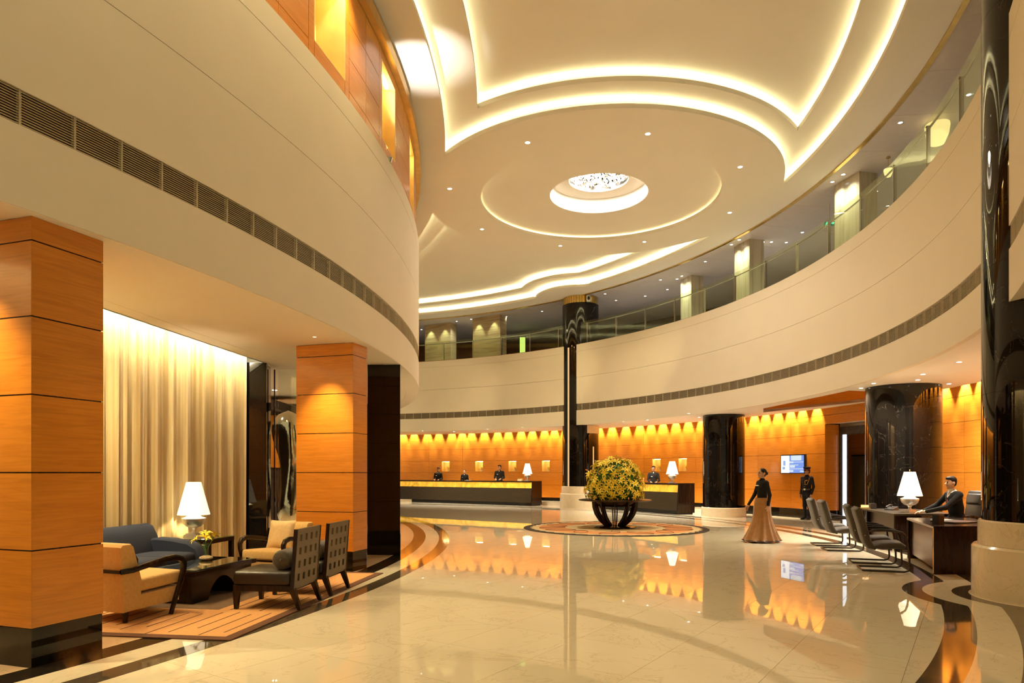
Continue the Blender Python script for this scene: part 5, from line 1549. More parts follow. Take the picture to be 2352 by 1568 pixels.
# ================================================================ CONCIERGE DESKS
def cantilever(label, loc, rz):
    t = thing('visitor_chair', label, 'chair', loc, rz, 'taupe visitor chairs at the concierge desks')
    # one padded shell sheet: seat and tall back
    def pad(prof, th, w, nm, mt):
        n = len(prof); xs = [(-w / 2, 0.45), (-w / 2 + 0.03, 0.9), (-w / 4, 1.0), (w / 4, 1.0), (w / 2 - 0.03, 0.9), (w / 2, 0.45)]
        N2 = []
        for i in range(n):
            a, b = prof[max(i - 1, 0)], prof[min(i + 1, n - 1)]
            dx, dz = b[0] - a[0], b[1] - a[1]; l = math.hypot(dx, dz); N2.append((dz / l, -dx / l))
        vs = []; fs = []
        m = 2 * n
        for x, k in xs:
            for i in range(n): 
                e = 0.5 if i in (0, n - 1) else 1.0
                vs.append((x, prof[i][0] + N2[i][0] * th / 2 * k * e, prof[i][1] + N2[i][1] * th / 2 * k * e))
            for i in range(n - 1, -1, -1):
                e = 0.5 if i in (0, n - 1) else 1.0
                vs.append((x, prof[i][0] - N2[i][0] * th / 2 * k * e, prof[i][1] - N2[i][1] * th / 2 * k * e))
        for c in range(len(xs) - 1):
            for k in range(m):
                l = (k + 1) % m
                fs.append((c * m + k, c * m + l, (c + 1) * m + l, (c + 1) * m + k))
        fs.append(tuple(range(m))); fs.append(tuple((len(xs) - 1) * m + k for k in range(m)))
        return MB().add(vs, fs).build(nm, mt, t, smooth=50)
    pad([(0.375, 1.02), (0.395, 0.99), (0.37, 0.90), (0.325, 0.75), (0.29, 0.60), (0.255, 0.48), (0.21, 0.40), (0.14, 0.365)], 0.115, 0.52, 'backrest', M['grey_fab'])
    pad([(0.16, 0.395), (0.05, 0.405), (-0.10, 0.42), (-0.22, 0.425), (-0.28, 0.405)], 0.12, 0.52, 'seat', M['grey_fab'])
    for sx in (-1, 1):
        x = sx * 0.285
        path = [(x, 0.34, 0.014), (x, -0.26, 0.014), (x, -0.315, 0.03), (x, -0.335, 0.08), (x, -0.325, 0.30), (x, -0.30, 0.52), (x, -0.27, 0.60), (x, -0.20, 0.645), (x, 0.0, 0.665), (x, 0.20, 0.655), (x * 0.9, 0.27, 0.64)]
        MB().tube(path, 0.016, 8).build('side_frame', M['tube'], t, smooth=50)
        MB().tube([(x, -0.24, 0.640), (x, -0.10, 0.675), (x, 0.08, 0.685), (x, 0.20, 0.675)], [0.7, 1, 1, 0.7], 8, flat=(0.05, 0.026)).build('arm_pad', M['black_plastic'], t, smooth=50)
        MB().tube([(x, -0.325, 0.33), (sx * 0.2, -0.20, 0.37)], 0.011, 6).build('seat_bracket', M['tube'], t)
        MB().ell((sx * 0.255, 0.30, 0.58), (0.012, 0.012, 0.012), 8, 6).build('screw', M['steel'], t)
    MB().tube([(-0.285, 0.34, 0.014), (0.285, 0.34, 0.014)], 0.0135, 8).build('floor_bar', M['tube'], t)
    return t
cantilever('taupe cantilever visitor chair nearest the viewer before the near desk', (6.11, 11.25, 0.002), rad(71.3))
cantilever('taupe cantilever visitor chair second from the viewer at the near desk', (6.43, 12.21, 0.002), rad(71.3))
cantilever('taupe cantilever visitor chair third from the viewer before the lamp desk', (6.83, 14.13, 0.002), rad(78))
cantilever('taupe cantilever visitor chair farthest from the viewer, below the guard', (7.02, 15.08, 0.002), rad(78))

da = thing('concierge_desk', 'dark concierge desk carrying the lamp and telephone', 'desk', (0, 0, 0), 0, 'concierge desks')
pa_ = [(7.73, 13.82), (9.05, 13.92), (9.30, 15.75), (8.18, 15.95)]
cx, cy = 8.56, 14.86; da.location = (cx, cy, 0)
lp = [(x - cx, y - cy) for x, y in pa_]
MB().prism(lp, 0.725, 0.765).build('desk_top', M['deskwood'], da)
def upright(t, a, b, z0, z1, th, nm, mt, lean=0.0):
    a, b = Vector(a), Vector(b); d = b - a; L_ = d.length
    return MB().box(((a.x + b.x) / 2, (a.y + b.y) / 2, (z0 + z1) / 2), (L_, th, z1 - z0), math.atan2(d.y, d.x)).build(nm, mt, t)
upright(da, (lp[0][0] + 0.16, lp[0][1] + 0.10), (lp[3][0] + 0.16, lp[3][1] - 0.08), 0.06, 0.722, 0.03, 'modesty_panel', M['deskwood'])
upright(da, (lp[0][0] + 0.06, lp[0][1] + 0.08), (lp[0][0] + 0.62, lp[0][1] + 0.12), 0.002, 0.724, 0.04, 'pedestal', M['darkwood'])
upright(da, (lp[3][0] + 0.06, lp[3][1] - 0.08), (lp[3][0] + 0.62, lp[3][1] - 0.13), 0.002, 0.724, 0.04, 'pedestal', M['darkwood'])
db = thing('concierge_desk', 'glossy dark wood concierge desk nearest the right column', 'desk', (7.55, 11.7, 0), 0, 'concierge desks')
pb_ = [(6.60, 10.70), (7.78, 10.76), (8.55, 12.75), (7.38, 12.75)]
lp = [(x - 7.55, y - 11.7) for x, y in pb_]
MB().prism(lp, 0.715, 0.757).build('desk_top', M['darkwood'], db)
ins = [(x * 0.985, y * 0.985) for x, y in lp]
upright(db, ins[0], ins[1], 0.002, 0.714, 0.035, 'end_panel', M['darkwood'])
upright(db, ins[3], ins[2], 0.002, 0.714, 0.035, 'end_panel', M['darkwood'])
upright(db, (ins[0][0] + 0.05, ins[0][1] + 0.05), (ins[3][0] + 0.05, ins[3][1] - 0.05), 0.10, 0.714, 0.03, 'modesty_panel', M['darkwood'])
MB().bar((lp[0][0], lp[0][1], 0.738), (lp[3][0], lp[3][1], 0.738), 0.008, 0.03).build('edge_strip', M['silver'], db)
MB().bar((lp[0][0], lp[0][1] - 0.004, 0.02), (lp[0][0], lp[0][1] - 0.004, 0.735), 0.010, 0.010).build('corner_strip', M['brass'], db)

table_lamp('glowing table lamp on the concierge desk by the thick black column', (8.36, 14.35, 0.766), rad(12), 26, finial=True)
t = thing('telephone', 'black desk telephone on the concierge desk', 'telephone', (8.42, 15.15, 0.766), rad(-60))
MB().hexa([(-0.10, -0.11, 0), (0.10, -0.11, 0), (0.10, 0.11, 0), (-0.10, 0.11, 0), (-0.095, -0.10, 0.03), (0.095, -0.10, 0.03), (0.095, 0.10, 0.085), (-0.095, 0.10, 0.085)]).build('body', M['black_plastic'], t)
MB().tube([(-0.06, -0.10, 0.065), (-0.06, -0.04, 0.095), (-0.06, 0.05, 0.118), (-0.06, 0.11, 0.10)], [0.024, 0.016, 0.016, 0.024], 8).build('handset', M['black_plastic'], t, smooth=50)
for i in range(3):
    for j in range(4):
        MB().box((0.02 + 0.025 * i, -0.06 + 0.028 * j, 0.045 + 0.0075 * j), (0.016, 0.016, 0.008)).build('key', M['steel'], t)
t = thing('desk_organizer', 'black organizer box at the far corner of the concierge desk', 'box', (8.30, 15.72, 0.766), rad(-5))
MB().box((0, 0, 0.06), (0.13, 0.13, 0.12)).build('box_body', M['black_plastic'], t); MB().box((0, 0, 0.124), (0.11, 0.11, 0.01)).build('lid', M['black_plastic'], t)
t = thing('card_tray', 'brass card tray beside the black organizer', 'tray', (8.12, 15.70, 0.766), rad(-8))
MB().box((0, 0, 0.02), (0.20, 0.11, 0.03)).build('tray_base', M['brass'], t); MB().box((0, 0.02, 0.06), (0.17, 0.02, 0.06), M=Matrix.Rotation(rad(-12), 3, 'X')).build('cards', M['cushion'], t)
t = thing('pen_holder', 'black upright pen box on the near concierge desk', 'box', (6.98, 11.18, 0.758), rad(20))
MB().box((-0.055, 0, 0.075), (0.01, 0.12, 0.15)).box((0.055, 0, 0.075), (0.01, 0.12, 0.15)).box((0, -0.055, 0.075), (0.10, 0.01, 0.15)).box((0, 0.055, 0.075), (0.10, 0.01, 0.15)).box((0, 0, 0.006), (0.10, 0.10, 0.01)).build('box_body', M['black_plastic'], t)
MB().tube([(0.0, 0.01, 0.01), (0.02, 0.02, 0.17)], 0.005, 6).build('pen', M['steel'], t)
t = thing('leather_folder', 'black leather folder lying open on the near concierge desk', 'folder', (7.45, 11.5, 0.758), rad(25))
MB().box((-0.16, 0, 0.012), (0.31, 0.42, 0.022), M=Matrix.Rotation(rad(2), 3, 'Y')).build('cover', M['blackleather'], t); MB().box((0.16, 0, 0.012), (0.31, 0.42, 0.022), M=Matrix.Rotation(rad(-2), 3, 'Y')).build('cover', M['blackleather'], t)
t = MB().box((0, 0, 0.004), (0.21, 0.30, 0.008)).box((0.02, 0.02, 0.011), (0.21, 0.30, 0.005), rad(12)).build('paper_stack', M['paper'], loc=(7.62, 12.1, 0.758), rotz=rad(15))
tag(t, 'pale papers on the near concierge desk behind the folder', 'paper')
t = thing('glass_ashtray', 'clear glass dish at the edge of the near concierge desk', 'dish', (7.66, 11.05, 0.758), 0)
MB().lathe([(0.0, 0.0), (0.05, 0.0), (0.085, 0.05), (0.078, 0.05), (0.045, 0.015), (0.0, 0.015)], 16).build('dish', M['glass_clear'], t, smooth=40)

def office_chair(loc, rz):
    t = thing('office_chair', 'black leather executive chair with curved wooden arms behind the seated man', 'chair', loc, rz)
    Mt = Matrix.Rotation(rad(-10), 3, 'X')
    MB().rbox((0, 0.27, 0.92), (0.54, 0.12, 0.66), 0.055, M=Mt, seg=4).build('backrest', M['blackleather'], t, smooth=50)
    MB().rbox((0, 0.24, 1.08), (0.42, 0.10, 0.22), 0.045, M=Mt, seg=4).build('head_pad', M['blackleather'], t, smooth=50)
    MB().rbox((0, -0.03, 0.53), (0.54, 0.54, 0.12), 0.05, seg=4, puff=0.02).build('seat', M['blackleather'], t, smooth=50)
    for sx in (-1, 1):
        x = sx * 0.30
        MB().tube([(x, 0.26, 0.60), (x, 0.18, 0.70), (x, 0.02, 0.755), (x, -0.16, 0.745), (x, -0.26, 0.69), (x, -0.22, 0.60), (x * 0.9, -0.08, 0.53)], [0.8, 1, 1.2, 1.2, 1, 0.9, 0.8], 8, flat=(0.05, 0.028), up=(1, 0, 0)).build('armrest', M['darkwood'], t, smooth=50)
    MB().lathe([(0.03, 0.09), (0.03, 0.47), (0, 0.47)], 12).build('gas_lift', M['steel'], t)
    for k in range(5):
        a = 2 * math.pi * k / 5
        MB().bar((0, 0, 0.09), (0.30 * math.cos(a), 0.30 * math.sin(a), 0.065), 0.045, 0.03).build('base_arm', M['tube'], t)
        MB().ell((0.30 * math.cos(a), 0.30 * math.sin(a), 0.030), (0.03, 0.03, 0.03), 10, 6).build('castor', M['black_plastic'], t)
    return t
office_chair((8.78, 13.30, 0.002), rad(-90))

# ================================================================ PEOPLE
# each body is one continuous surface: a smooth union of tapered limbs meshed with surface nets
def _caps(P, a, b, ra, rb):
    a = np.array(a); b = np.array(b); d = b - a
    t = np.clip(((P - a) @ d) / max(d @ d, 1e-9), 0, 1)
    return np.linalg.norm(P - a - t[..., None] * d, axis=-1) - (ra + (rb - ra) * t)
def _ell(P, c, r):
    q = P - np.array(c); r = np.array(r)
    k0 = np.linalg.norm(q / r, axis=-1); k1 = np.linalg.norm(q / (r * r), axis=-1)
    return k0 * (k0 - 1) / np.maximum(k1, 1e-6)
def _eval(p, P): return _caps(P, *p[1]) if p[0] == 'c' else _ell(P, *p[1])
def _bbox(p):
    if p[0] == 'c':
        a, b, ra, rb = p[1]; r = max(ra, rb)
        return np.minimum(a, b) - r, np.maximum(a, b) + r
    c, r = p[1]; return np.array(c) - np.array(r), np.array(c) + np.array(r)

def body_mesh(name, prims, h, mats):
    """prims: (kind, params, material index, blend)"""
    lo = np.min([_bbox(p)[0] for p in prims], axis=0) - 4 * h
    hi = np.max([_bbox(p)[1] for p in prims], axis=0) + 4 * h
    n = np.ceil((hi - lo) / h).astype(int) + 1
    ax = [lo[i] + h * np.arange(n[i]) for i in range(3)]
    Fv = np.full(n, 0.2)
    for p in prims:
        b0, b1 = _bbox(p); pad = 0.06
        i0 = np.maximum(((b0 - pad - lo) / h).astype(int), 0); i1 = np.minimum(((b1 + pad - lo) / h).astype(int) + 2, n)
        sl = tuple(slice(i0[k], i1[k]) for k in range(3))
        P = np.stack(np.meshgrid(ax[0][sl[0]], ax[1][sl[1]], ax[2][sl[2]], indexing='ij'), -1)
        d = _eval(p, P); k = p[3]
        cur = Fv[sl]
        if k > 0:
            hh = np.maximum(k - np.abs(cur - d), 0) / k
            Fv[sl] = np.minimum(cur, d) - hh * hh * k * 0.25
        else: Fv[sl] = np.minimum(cur, d)
    ins_ = Fv < 0
    nx, ny, nz_ = n - 1
    corners = [(i, j, k) for i in (0, 1) for j in (0, 1) for k in (0, 1)]
    cnt = sum(ins_[i:i + nx, j:j + ny, k:k + nz_].astype(int) for i, j, k in corners)
    act = (cnt > 0) & (cnt < 8)
    idx = -np.ones(act.shape, int); cells = np.argwhere(act); idx[act] = np.arange(len(cells))
    acc = np.zeros((len(cells), 3)); num = np.zeros(len(cells))
    ci = cells.T
    for c0 in corners:
        for axi in range(3):
            if c0[axi]: continue
            c1 = list(c0); c1[axi] = 1
            f0 = Fv[ci[0] + c0[0], ci[1] + c0[1], ci[2] + c0[2]]; f1 = Fv[ci[0] + c1[0], ci[1] + c1[1], ci[2] + c1[2]]
            m = (f0 < 0) != (f1 < 0)
            t = np.where(m, f0 / np.where(m, f0 - f1, 1), 0)
            pt = np.tile(np.array(c0, float), (len(cells), 1)); pt[:, axi] = t
            acc[m] += pt[m]; num[m] += 1
    V = lo + h * (cells + acc / num[:, None])
    Q = []
    for axi in range(3):
        o1, o2 = (axi + 1) % 3, (axi + 2) % 3
        s0 = [slice(None)] * 3; s1 = [slice(None)] * 3
        s0[axi] = slice(0, -1); s1[axi] = slice(1, None)
        A, B = ins_[tuple(s0)], ins_[tuple(s1)]
        e = np.argwhere(A != B)
        e = e[(e[:, o1] > 0) & (e[:, o2] > 0) & (e[:, o1] < n[o1] - 1) & (e[:, o2] < n[o2] - 1)]
        def cell(d1, d2):
            q = e.copy(); q[:, o1] += d1; q[:, o2] += d2
            return idx[q[:, 0], q[:, 1], q[:, 2]]
        quad = np.stack([cell(-1, -1), cell(0, -1), cell(0, 0), cell(-1, 0)], 1)
        fl = A[e[:, 0], e[:, 1], e[:, 2]]
        quad[~fl] = quad[~fl][:, ::-1]
        Q.append(quad)
    Q = np.concatenate(Q)
    Q = Q[(Q >= 0).all(1)]
    ctr = V[Q].mean(1)
    best = np.full(len(Q), 9.0); mi = np.zeros(len(Q), int)
    for p in prims:
        d = _eval(p, ctr); m = d < best
        best[m] = d[m]; mi[m] = p[2]
    me = bpy.data.meshes.new(name)
    me.from_pydata(V.tolist(), [], Q.tolist())
    for m in mats: me.materials.append(m)
    me.polygons.foreach_set('material_index', mi.tolist())
    me.polygons.foreach_set('use_smooth', [True] * len(Q))
    me.update()
    return me

M['skin'] = plain('brown_skin', (0.42, 0.22, 0.12), 0.5, var=0.04, scale=20)
M['skin_pale'] = plain('light_brown_skin', (0.55, 0.31, 0.18), 0.5, var=0.04, scale=20)
M['hair'] = plain('black_hair', (0.006, 0.004, 0.003), 0.5, spec=0.2, var=0.2, scale=60)
M['suit'] = plain('black_suit', (0.008, 0.007, 0.006), 0.85, spec=0.2, var=0.1, scale=40)
M['suit_grey'] = plain('charcoal_suit', (0.018, 0.017, 0.016), 0.85, spec=0.2, var=0.1, scale=40)
M['uniform'] = plain('navy_uniform', (0.011, 0.012, 0.018), 0.85, spec=0.2, var=0.1, scale=40)
M['shoe'] = plain('black_shoe', (0.012, 0.010, 0.009), 0.25, var=0.1)
M['shirt'] = plain('white_shirt', (0.75, 0.72, 0.68), 0.7, var=0.02)
M['lips'] = plain('lips', (0.30, 0.10, 0.07), 0.5, var=0.0)
M['sari'] = plain('copper_silk', (0.24, 0.10, 0.013), 0.5, var=0.15, scale=12, sheen=0.3)
M['sari_dark'] = plain('dark_hem', (0.06, 0.022, 0.012), 0.5, var=0.1)
M['redtie'] = plain('red_tie', (0.25, 0.03, 0.03), 0.6, var=0.1)
# material slots: 0 skin 1 hair 2 jacket 3 trousers 4 shoes 5 shirt 6 lips
def V3(*a): return np.array(a, float)
def hand(wr, d, side, curl=0.35, palm_n=(0, 1, 0)):
    """palm, four unequal fingers and a thumb leaving the side of the palm"""
    d = V3(*d); d /= np.linalg.norm(d)
    pn = V3(*palm_n); pn -= d * (pn @ d); pn /= np.linalg.norm(pn)
    sd = np.cross(d, pn) * side
    wr = V3(*wr); out = []
    kn = wr + d * 0.085
    out.append(('c', (wr, wr + d * 0.03, 0.026, 0.030), 0, 0.02))
    for k, s in enumerate((-0.030, -0.010, 0.010, 0.030)):
        out.append(('c', (wr + d * 0.025 + sd * s * 0.7, kn + sd * s, 0.016, 0.0125), 0, 0.012))
        L_ = (0.070, 0.080, 0.074, 0.058)[k]
        d1 = d * math.cos(curl) + pn * math.sin(curl); d2 = d * math.cos(curl * 2.4) + pn * math.sin(curl * 2.4)
        m = kn + sd * s + d1 * L_ * 0.55; e = m + d2 * L_ * 0.5
        out.append(('c', (kn + sd * s, m, 0.0105, 0.0095), 0, 0.003)); out.append(('c', (m, e, 0.0095, 0.0078), 0, 0.003))
    tb_ = wr + d * 0.030 - sd * 0.024
    td = d * 0.75 - sd * 0.62 + pn * 0.25; td /= np.linalg.norm(td)
    m = tb_ + td * 0.038
    out.append(('c', (tb_, m, 0.0145, 0.0115), 0, 0.008)); td2 = td * 0.7 + d * 0.5; td2 /= np.linalg.norm(td2)
    out.append(('c', (m, m + td2 * 0.030, 0.0112, 0.009), 0, 0.003))
    return out
def head(c, hair='short', cap=False, glasses=False, yaw=0.0, pitch=0.0):
    """face looks along -y before yaw"""
    R = np.array(Matrix.Rotation(yaw, 3, 'Z') @ Matrix.Rotation(pitch, 3, 'X'))
    c = V3(*c)
    def P(x, y, z): return c + R @ V3(x, y, z)
    o = [('e', (P(0, 0.008, 0.02), V3(0.074, 0.090, 0.098)), 0, 0.02), ('e', (P(0, -0.022, -0.045), V3(0.058, 0.064, 0.070)), 0, 0.03),
         ('c', (P(0, -0.085, 0.015), P(0, -0.108, -0.020), 0.010, 0.015), 0, 0.012), ('c', (P(0, -0.070, -0.088), P(0, -0.066, -0.092), 0.020, 0.020), 0, 0.02)]
    for s in (-1, 1):
        o.append(('e', (P(s * 0.076, 0.012, -0.005), V3(0.012, 0.020, 0.030)), 0, 0.008))
        o.append(('e', (P(s * 0.030, -0.0825, 0.012), V3(0.0125, 0.007, 0.0065)), 1, 0.0))
        o.append(('c', (P(s * 0.016, -0.087, 0.030), P(s * 0.046, -0.077, 0.031), 0.0055, 0.004), 1, 0.0))
    o.append(('c', (P(-0.020, -0.083, -0.052), P(0.020, -0.083, -0.052), 0.0065, 0.0065), 6, 0.003))
    if glasses:
        o.append(('c', (P(-0.06, -0.090, 0.012), P(0.06, -0.090, 0.012), 0.010, 0.010), 1, 0.0))
    if hair == 'short':
        o += [('e', (P(0, 0.028, 0.050), V3(0.083, 0.092, 0.085)), 1, 0.01), ('e', (P(0, 0.055, -0.005), V3(0.072, 0.055, 0.075)), 1, 0.02), ('e', (P(0, -0.035, 0.095), V3(0.062, 0.050, 0.030)), 1, 0.02)]
    elif hair == 'bun':
        o += [('e', (P(0, 0.020, 0.040), V3(0.083, 0.090, 0.085)), 1, 0.01), ('e', (P(0, 0.05, -0.01), V3(0.074, 0.055, 0.075)), 1, 0.02), ('e', (P(0, 0.115, 0.0), V3(0.045, 0.042, 0.045)), 1, 0.012)]
    return o
def standing(H, female=False, arms='side', hair='short', glasses=False, yaw=0.0, skirt=False):
    k = 0.90 if female else 1.0
    sh = 0.185 * k; hip = 0.155
    o = []
    for s in (-1, 1):
        o += [('c', (V3(s * 0.095, 0.05, 0.045), V3(s * 0.105, -0.15, 0.035), 0.042, 0.036), 4, 0.03),
              ('c', (V3(s * 0.095, 0.025, 0.09), V3(s * 0.092, 0.01, 0.48), 0.050, 0.062), 3, 0.03),
              ('c', (V3(s * 0.092, 0.01, 0.48), V3(s * 0.085, 0.0, 0.90), 0.065, 0.090), 3, 0.04)]
    o += [('e', (V3(0, 0.005, 0.94), V3(hip + 0.02, 0.115, 0.13)), 2 if not skirt else 3, 0.05), ('e', (V3(0, 0.0, 1.13), V3(0.150 * k, 0.108, 0.20)), 2, 0.05),
          ('e', (V3(0, 0.0, 1.31), V3(0.178 * k, 0.118, 0.165)), 2, 0.05), ('c', (V3(-sh + 0.03, 0.012, 1.405), V3(sh - 0.03, 0.012, 1.405), 0.062, 0.062), 2, 0.05),
          ('c', (V3(0, 0.015, 1.42), V3(0, 0.006, 1.54), 0.060 * k, 0.052 * k), 0, 0.025), ('c', (V3(0, 0.014, 1.445), V3(0, 0.006, 1.485), 0.068 * k, 0.061 * k), 2, 0.012), ('e', (V3(0, -0.055, 1.462), V3(0.022, 0.020, 0.028)), 5, 0.004)]
    if female:
        for s in (-1, 1): o.append(('e', (V3(s * 0.07, -0.085, 1.28), V3(0.06, 0.05, 0.06)), 2, 0.03))
    for s in (-1, 1):
        S_ = V3(s * sh, 0.012, 1.40)
        if arms == 'side': E_, W_, D_, pn = V3(s * (sh + 0.045), 0.045, 1.12), V3(s * (sh + 0.03), -0.04, 0.875), V3(0, -0.15, -1), (-s, 0, 0)
        elif arms == 'behind': E_, W_, D_, pn = V3(s * (sh + 0.06), 0.10, 1.13), V3(s * 0.09, 0.185, 0.93), V3(-s * 0.7, 0.2, -0.6), (0, -1, 0)
        elif arms == 'desk': E_, W_, D_, pn = V3(s * (sh + 0.05), -0.02, 1.13), V3(s * 0.13, -0.25, 1.07), V3(-s * 0.3, -1, -0.1), (0, 0, -1)
        else: E_, W_, D_, pn = (V3(s * (sh + 0.04), 0.07 * s, 1.12), V3(s * (sh + 0.03), -0.10 + 0.14 * s, 0.88), V3(0, -0.3 + 0.2 * s, -1), (-s, 0, 0))
        o += [('c', (S_, E_, 0.058 * k, 0.047 * k), 2, 0.03), ('c', (E_, W_, 0.047 * k, 0.036 * k), 2, 0.02)]
        o += hand(W_ + D_ / np.linalg.norm(D_) * 0.01, D_, s, 0.35, pn)
    o += head((0, -0.005, 1.63), hair, glasses=glasses, yaw=yaw)
    f = H / 1.755
    out = []
    for q in o:
        if q[0] == 'c': out.append(('c', (q[1][0] * f, q[1][1] * f, q[1][2] * f, q[1][3] * f), q[2], q[3] * f))
        else: out.append(('e', (q[1][0] * f, q[1][1] * f), q[2], q[3] * f))
    return out

def clerk(label, loc, rz, H, jac='suit', female=False, hair='short', glasses=False, skin='skin', badge=True, yaw=0.0):
    t = thing('person', label, 'person', loc, rz, 'reception clerks')
    me = body_mesh('body', standing(H, female, 'desk' if not female else 'side', hair, glasses, yaw), 0.011, [M[skin], M['hair'], M[jac], M[jac], M['shoe'], M['shirt'], M['lips']])
    link(bpy.data.objects.new('body', me), t)
    f = H / 1.755
    if badge: MB().rbox((-0.075 * f, -0.118 * f, 1.30 * f), (0.07, 0.012, 0.028), 0.004, seg=1).build('name_badge', M['shirt'], t)
    for z in (1.02, 1.12, 1.22, 1.34):
        MB().ell((0, -0.112 * f, z * f), (0.008, 0.005, 0.008), 8, 6).build('button', M['steel'], t)
    return t
rz1 = math.atan2(X1[1], X1[0]); rz2 = math.atan2(X2[1], X2[0])
p = on_desk(D1, X1, 7.04, 1.25)
clerk('clerk in a black suit with glasses, leftmost behind the long desk', (p[0], p[1], 0.152), rad(-14), 1.73, glasses=True, yaw=0.05)
p = on_desk(D1, X1, 5.165, 1.25)
clerk('female clerk in a black jacket in the middle of the long desk', (p[0], p[1], 0.152), rad(-8), 1.61, female=True, hair='bun', skin='skin_pale')
p = on_desk(D1, X1, 2.84, 1.25)
clerk('tall clerk in a charcoal suit nearest the lamp on the long desk', (p[0], p[1], 0.152), rad(-12), 1.84, 'suit_grey', skin='skin_pale', yaw=-0.35)
p = on_desk(D2, X2, 2.80, 1.25)
clerk('clerk in a charcoal suit behind the right desk beside the flowers', (p[0], p[1], 0.152), rad(-10), 1.73, 'suit_grey', yaw=-0.15)

# guard by the wall
gt = thing('person', 'uniformed guard in a peaked cap standing against the timber wall', 'person', (10.02, 23.20, 0.003), rad(-62))
me = body_mesh('body', standing(1.76, False, 'side', 'short', yaw=-0.15), 0.0085, [M['skin'], M['hair'], M['uniform'], M['uniform'], M['shoe'], M['uniform'], M['hair']])
link(bpy.data.objects.new('body', me), gt)
MB().lathe([(0.088, 1.685), (0.092, 1.725), (0.118, 1.765), (0.112, 1.785), (0.0, 1.80)], 24, (0, 0.01, 0), sy=1.12).build('peaked_cap', M['uniform'], gt, smooth=40)
MB().lathe([(0.093, 1.690), (0.097, 1.692), (0.096, 1.722), (0.092, 1.722), (0.093, 1.690)], 24, (0, 0.01, 0), sy=1.12).build('cap_band', M['redtie'], gt, smooth=40)
MB().lathe([(0.085, 1.690), (0.145, 1.672), (0.146, 1.678), (0.085, 1.697), (0.085, 1.690)], 16, (0, 0.01, 0), a0=215, a1=325).build('cap_peak', M['shoe'], gt, smooth=40)
MB().tube([(0.15, -0.06, 1.41), (0.16, -0.11, 1.32), (0.12, -0.14, 1.20), (0.05, -0.145, 1.19), (0.03, -0.13, 1.28), (0.03, -0.12, 1.33)], 0.008, 6).build('gold_cord', M['gold'], gt)
for s in (-1, 1):
    MB().rbox((s * 0.155, 0.01, 1.468), (0.13, 0.055, 0.014), 0.005, seg=1).build('epaulette', M['steel'], gt)
MB().rbox((0.085, -0.127, 1.33), (0.085, 0.012, 0.028), 0.004, seg=1).build('medal_ribbon', M['gold'], gt)
MB().rbox((0, -0.118, 1.03), (0.075, 0.014, 0.05), 0.005, seg=1).build('belt_buckle', M['silver'], gt)
MB().lathe([(0.172, 1.005), (0.176, 1.01), (0.172, 1.055), (0.168, 1.055), (0.172, 1.005)], 28, sy=0.70).build('belt', M['shoe'], gt, smooth=40)
for z in (1.12, 1.20, 1.28, 1.36):
    MB().ell((0, -0.122, z), (0.010, 0.006, 0.010), 8, 6).build('button', M['gold'], gt)
MB().tube([(-0.03, -0.097, 1.59), (0, -0.102, 1.593), (0.03, -0.097, 1.59)], 0.006, 5).build('moustache', M['hair'], gt)

# woman walking to the left
wm = thing('person', 'woman in a black top and long copper skirt walking across the marble', 'person', (5.76, 15.72, 0.003), rad(-78))
me = body_mesh('body', standing(1.70, True, 'walk', 'bun', skirt=True), 0.0085, [M['skin'], M['hair'], M['suit'], M['sari'], M['shoe'], M['suit'], M['lips']])
link(bpy.data.objects.new('body', me), wm)
MB().rbox((0.0, -0.125, 1.30), (0.12, 0.02, 0.022), 0.006, seg=1).build('name_badge', M['shirt'], wm)
vs = []; fs = []; nz_, na_ = 22, 96
for i in range(nz_ + 1):
    t = i / nz_; z = 0.012 + (1.02 - 0.012) * (1 - t)
    g_ = 1 - t
    base = 0.165 + 0.035 * math.sin(min(1, t * 4) * math.pi / 2) + 0.215 * max(0, (t - 0.30) / 0.70) ** 1.7
    for k in range(na_):
        a = 2 * math.pi * k / na_
        fo_ = 1 + (0.015 + 0.085 * t ** 1.5) * math.sin(11 * a + 2.0 * math.sin(2 * a)) + 0.03 * t * math.sin(5 * a + 1)
        yo = 0.05 * t * t
        zz = z if i < nz_ else z + 0.018 * (1 + math.sin(11 * a + 2.0 * math.sin(2 * a)))
        vs.append((base * 0.86 * fo_ * math.cos(a), base * 0.98 * fo_ * math.sin(a) + yo - (0.09 * t * t * (1 if math.sin(a) < 0 else 0.3)), zz))
for i in range(nz_):
    for k in range(na_):
        l = (k + 1) % na_
        fs.append((i * na_ + k, (i + 1) * na_ + k, (i + 1) * na_ + l, i * na_ + l))
g = MB(); g.add(vs, fs); g.m = [1 if f >= (nz_ - 1) * na_ else 0 for f in range(len(fs))]
g.build('skirt', [M['sari'], M['sari_dark']], wm, smooth=60, recalc=True)

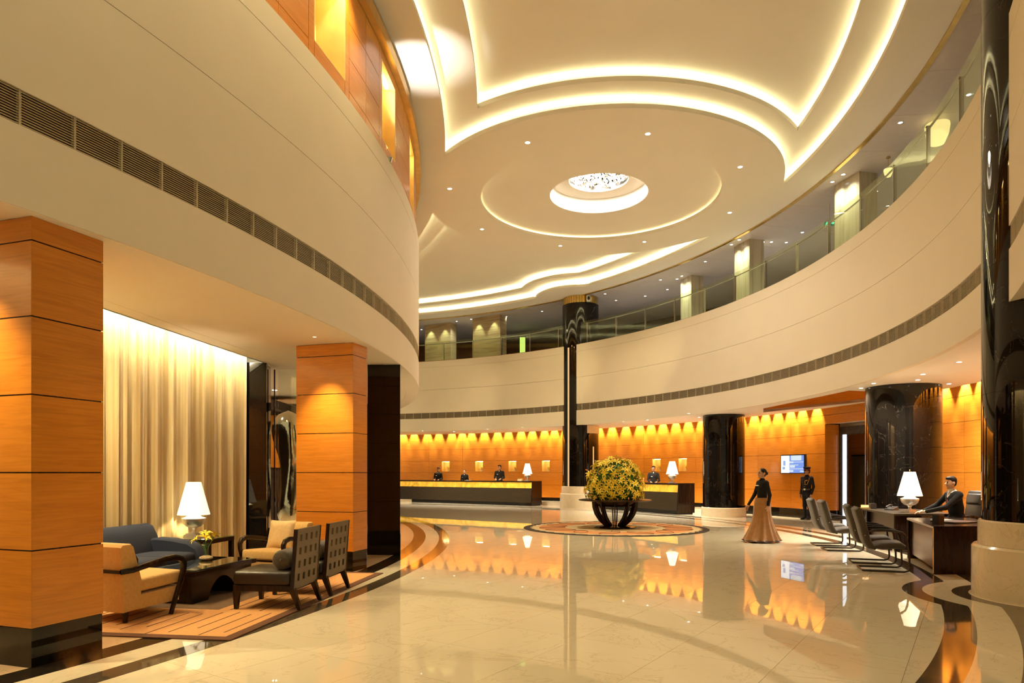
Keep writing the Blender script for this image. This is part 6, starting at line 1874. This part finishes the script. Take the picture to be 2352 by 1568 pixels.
# seated man at the concierge desk: faces -x (left), reaching over the desk
def seated():
    o = []
    zs = 0.64
    for s in (-1, 1):
        o += [('c', (V3(s * 0.10, 0.02, zs), V3(s * 0.115, -0.42, zs + 0.02), 0.092, 0.066), 3, 0.04), ('c', (V3(s * 0.115, -0.42, zs + 0.0), V3(s * 0.12, -0.36, 0.12), 0.064, 0.048), 3, 0.03),
              ('c', (V3(s * 0.12, -0.33, 0.045), V3(s * 0.125, -0.53, 0.035), 0.042, 0.036), 4, 0.03)]
    ln = 0.10
    o += [('e', (V3(0, 0.0, zs + 0.05), V3(0.18, 0.14, 0.13)), 2, 0.05), ('e', (V3(0, -0.03, zs + 0.25), V3(0.165, 0.125, 0.20)), 2, 0.05), ('e', (V3(0, -0.07, zs + 0.43), V3(0.185, 0.128, 0.16)), 2, 0.05),
          ('c', (V3(-0.155, -0.075, zs + 0.53), V3(0.155, -0.075, zs + 0.53), 0.066, 0.066), 2, 0.05), ('c', (V3(0, -0.085, zs + 0.55), V3(0, -0.125, zs + 0.67), 0.062, 0.054), 0, 0.02),
          ('c', (V3(0, -0.09, zs + 0.585), V3(0, -0.11, zs + 0.625), 0.067, 0.062), 5, 0.006), ('e', (V3(0, -0.165, zs + 0.50), V3(0.035, 0.03, 0.10)), 5, 0.01)]
    # arms: both reach forward and towards the desk on his right (x negative after the turn)
    for s, E_, W_ in ((-1, V3(-0.33, -0.20, zs + 0.31), V3(-0.40, -0.42, zs + 0.185)), (1, V3(0.17, -0.33, zs + 0.28), V3(-0.22, -0.46, zs + 0.185))):
        S_ = V3(s * 0.19, -0.075, zs + 0.52)
        o += [('c', (S_, E_, 0.062, 0.050), 2, 0.03), ('c', (E_, W_, 0.050, 0.038), 2, 0.02), ('c', (W_ - (W_ - E_) / np.linalg.norm(W_ - E_) * 0.0, W_ + (W_ - E_) / np.linalg.norm(W_ - E_) * 0.015, 0.034, 0.033), 5, 0.003)]
        o += hand(W_ + (W_ - E_) / np.linalg.norm(W_ - E_) * 0.02, (W_ - E_) * V3(1, 1, 0.25), s, 0.3, (0, 0, -1))
    o += head((0, -0.135, zs + 0.755), 'short', yaw=0.10, pitch=rad(4))
    return o
mn = thing('person', 'man in a black suit and white shirt seated at the concierge desk', 'person', (8.72, 13.36, 0.003), rad(-92))
me = body_mesh('body', seated(), 0.0085, [M['skin_pale'], M['hair'], M['suit'], M['suit'], M['shoe'], M['shirt'], M['lips']])
link(bpy.data.objects.new('body', me), mn)
MB().hexa([(-0.018, -0.205, 1.02), (0.018, -0.205, 1.02), (0.018, -0.190, 1.02), (-0.018, -0.190, 1.02), (-0.012, -0.178, 1.215), (0.012, -0.178, 1.215), (0.012, -0.160, 1.215), (-0.012, -0.160, 1.215)]).build('necktie', M['redtie'], mn)
MB().rbox((0.10, -0.185, 1.07), (0.055, 0.012, 0.02), 0.003, seg=1).build('pocket_square', M['shirt'], mn)
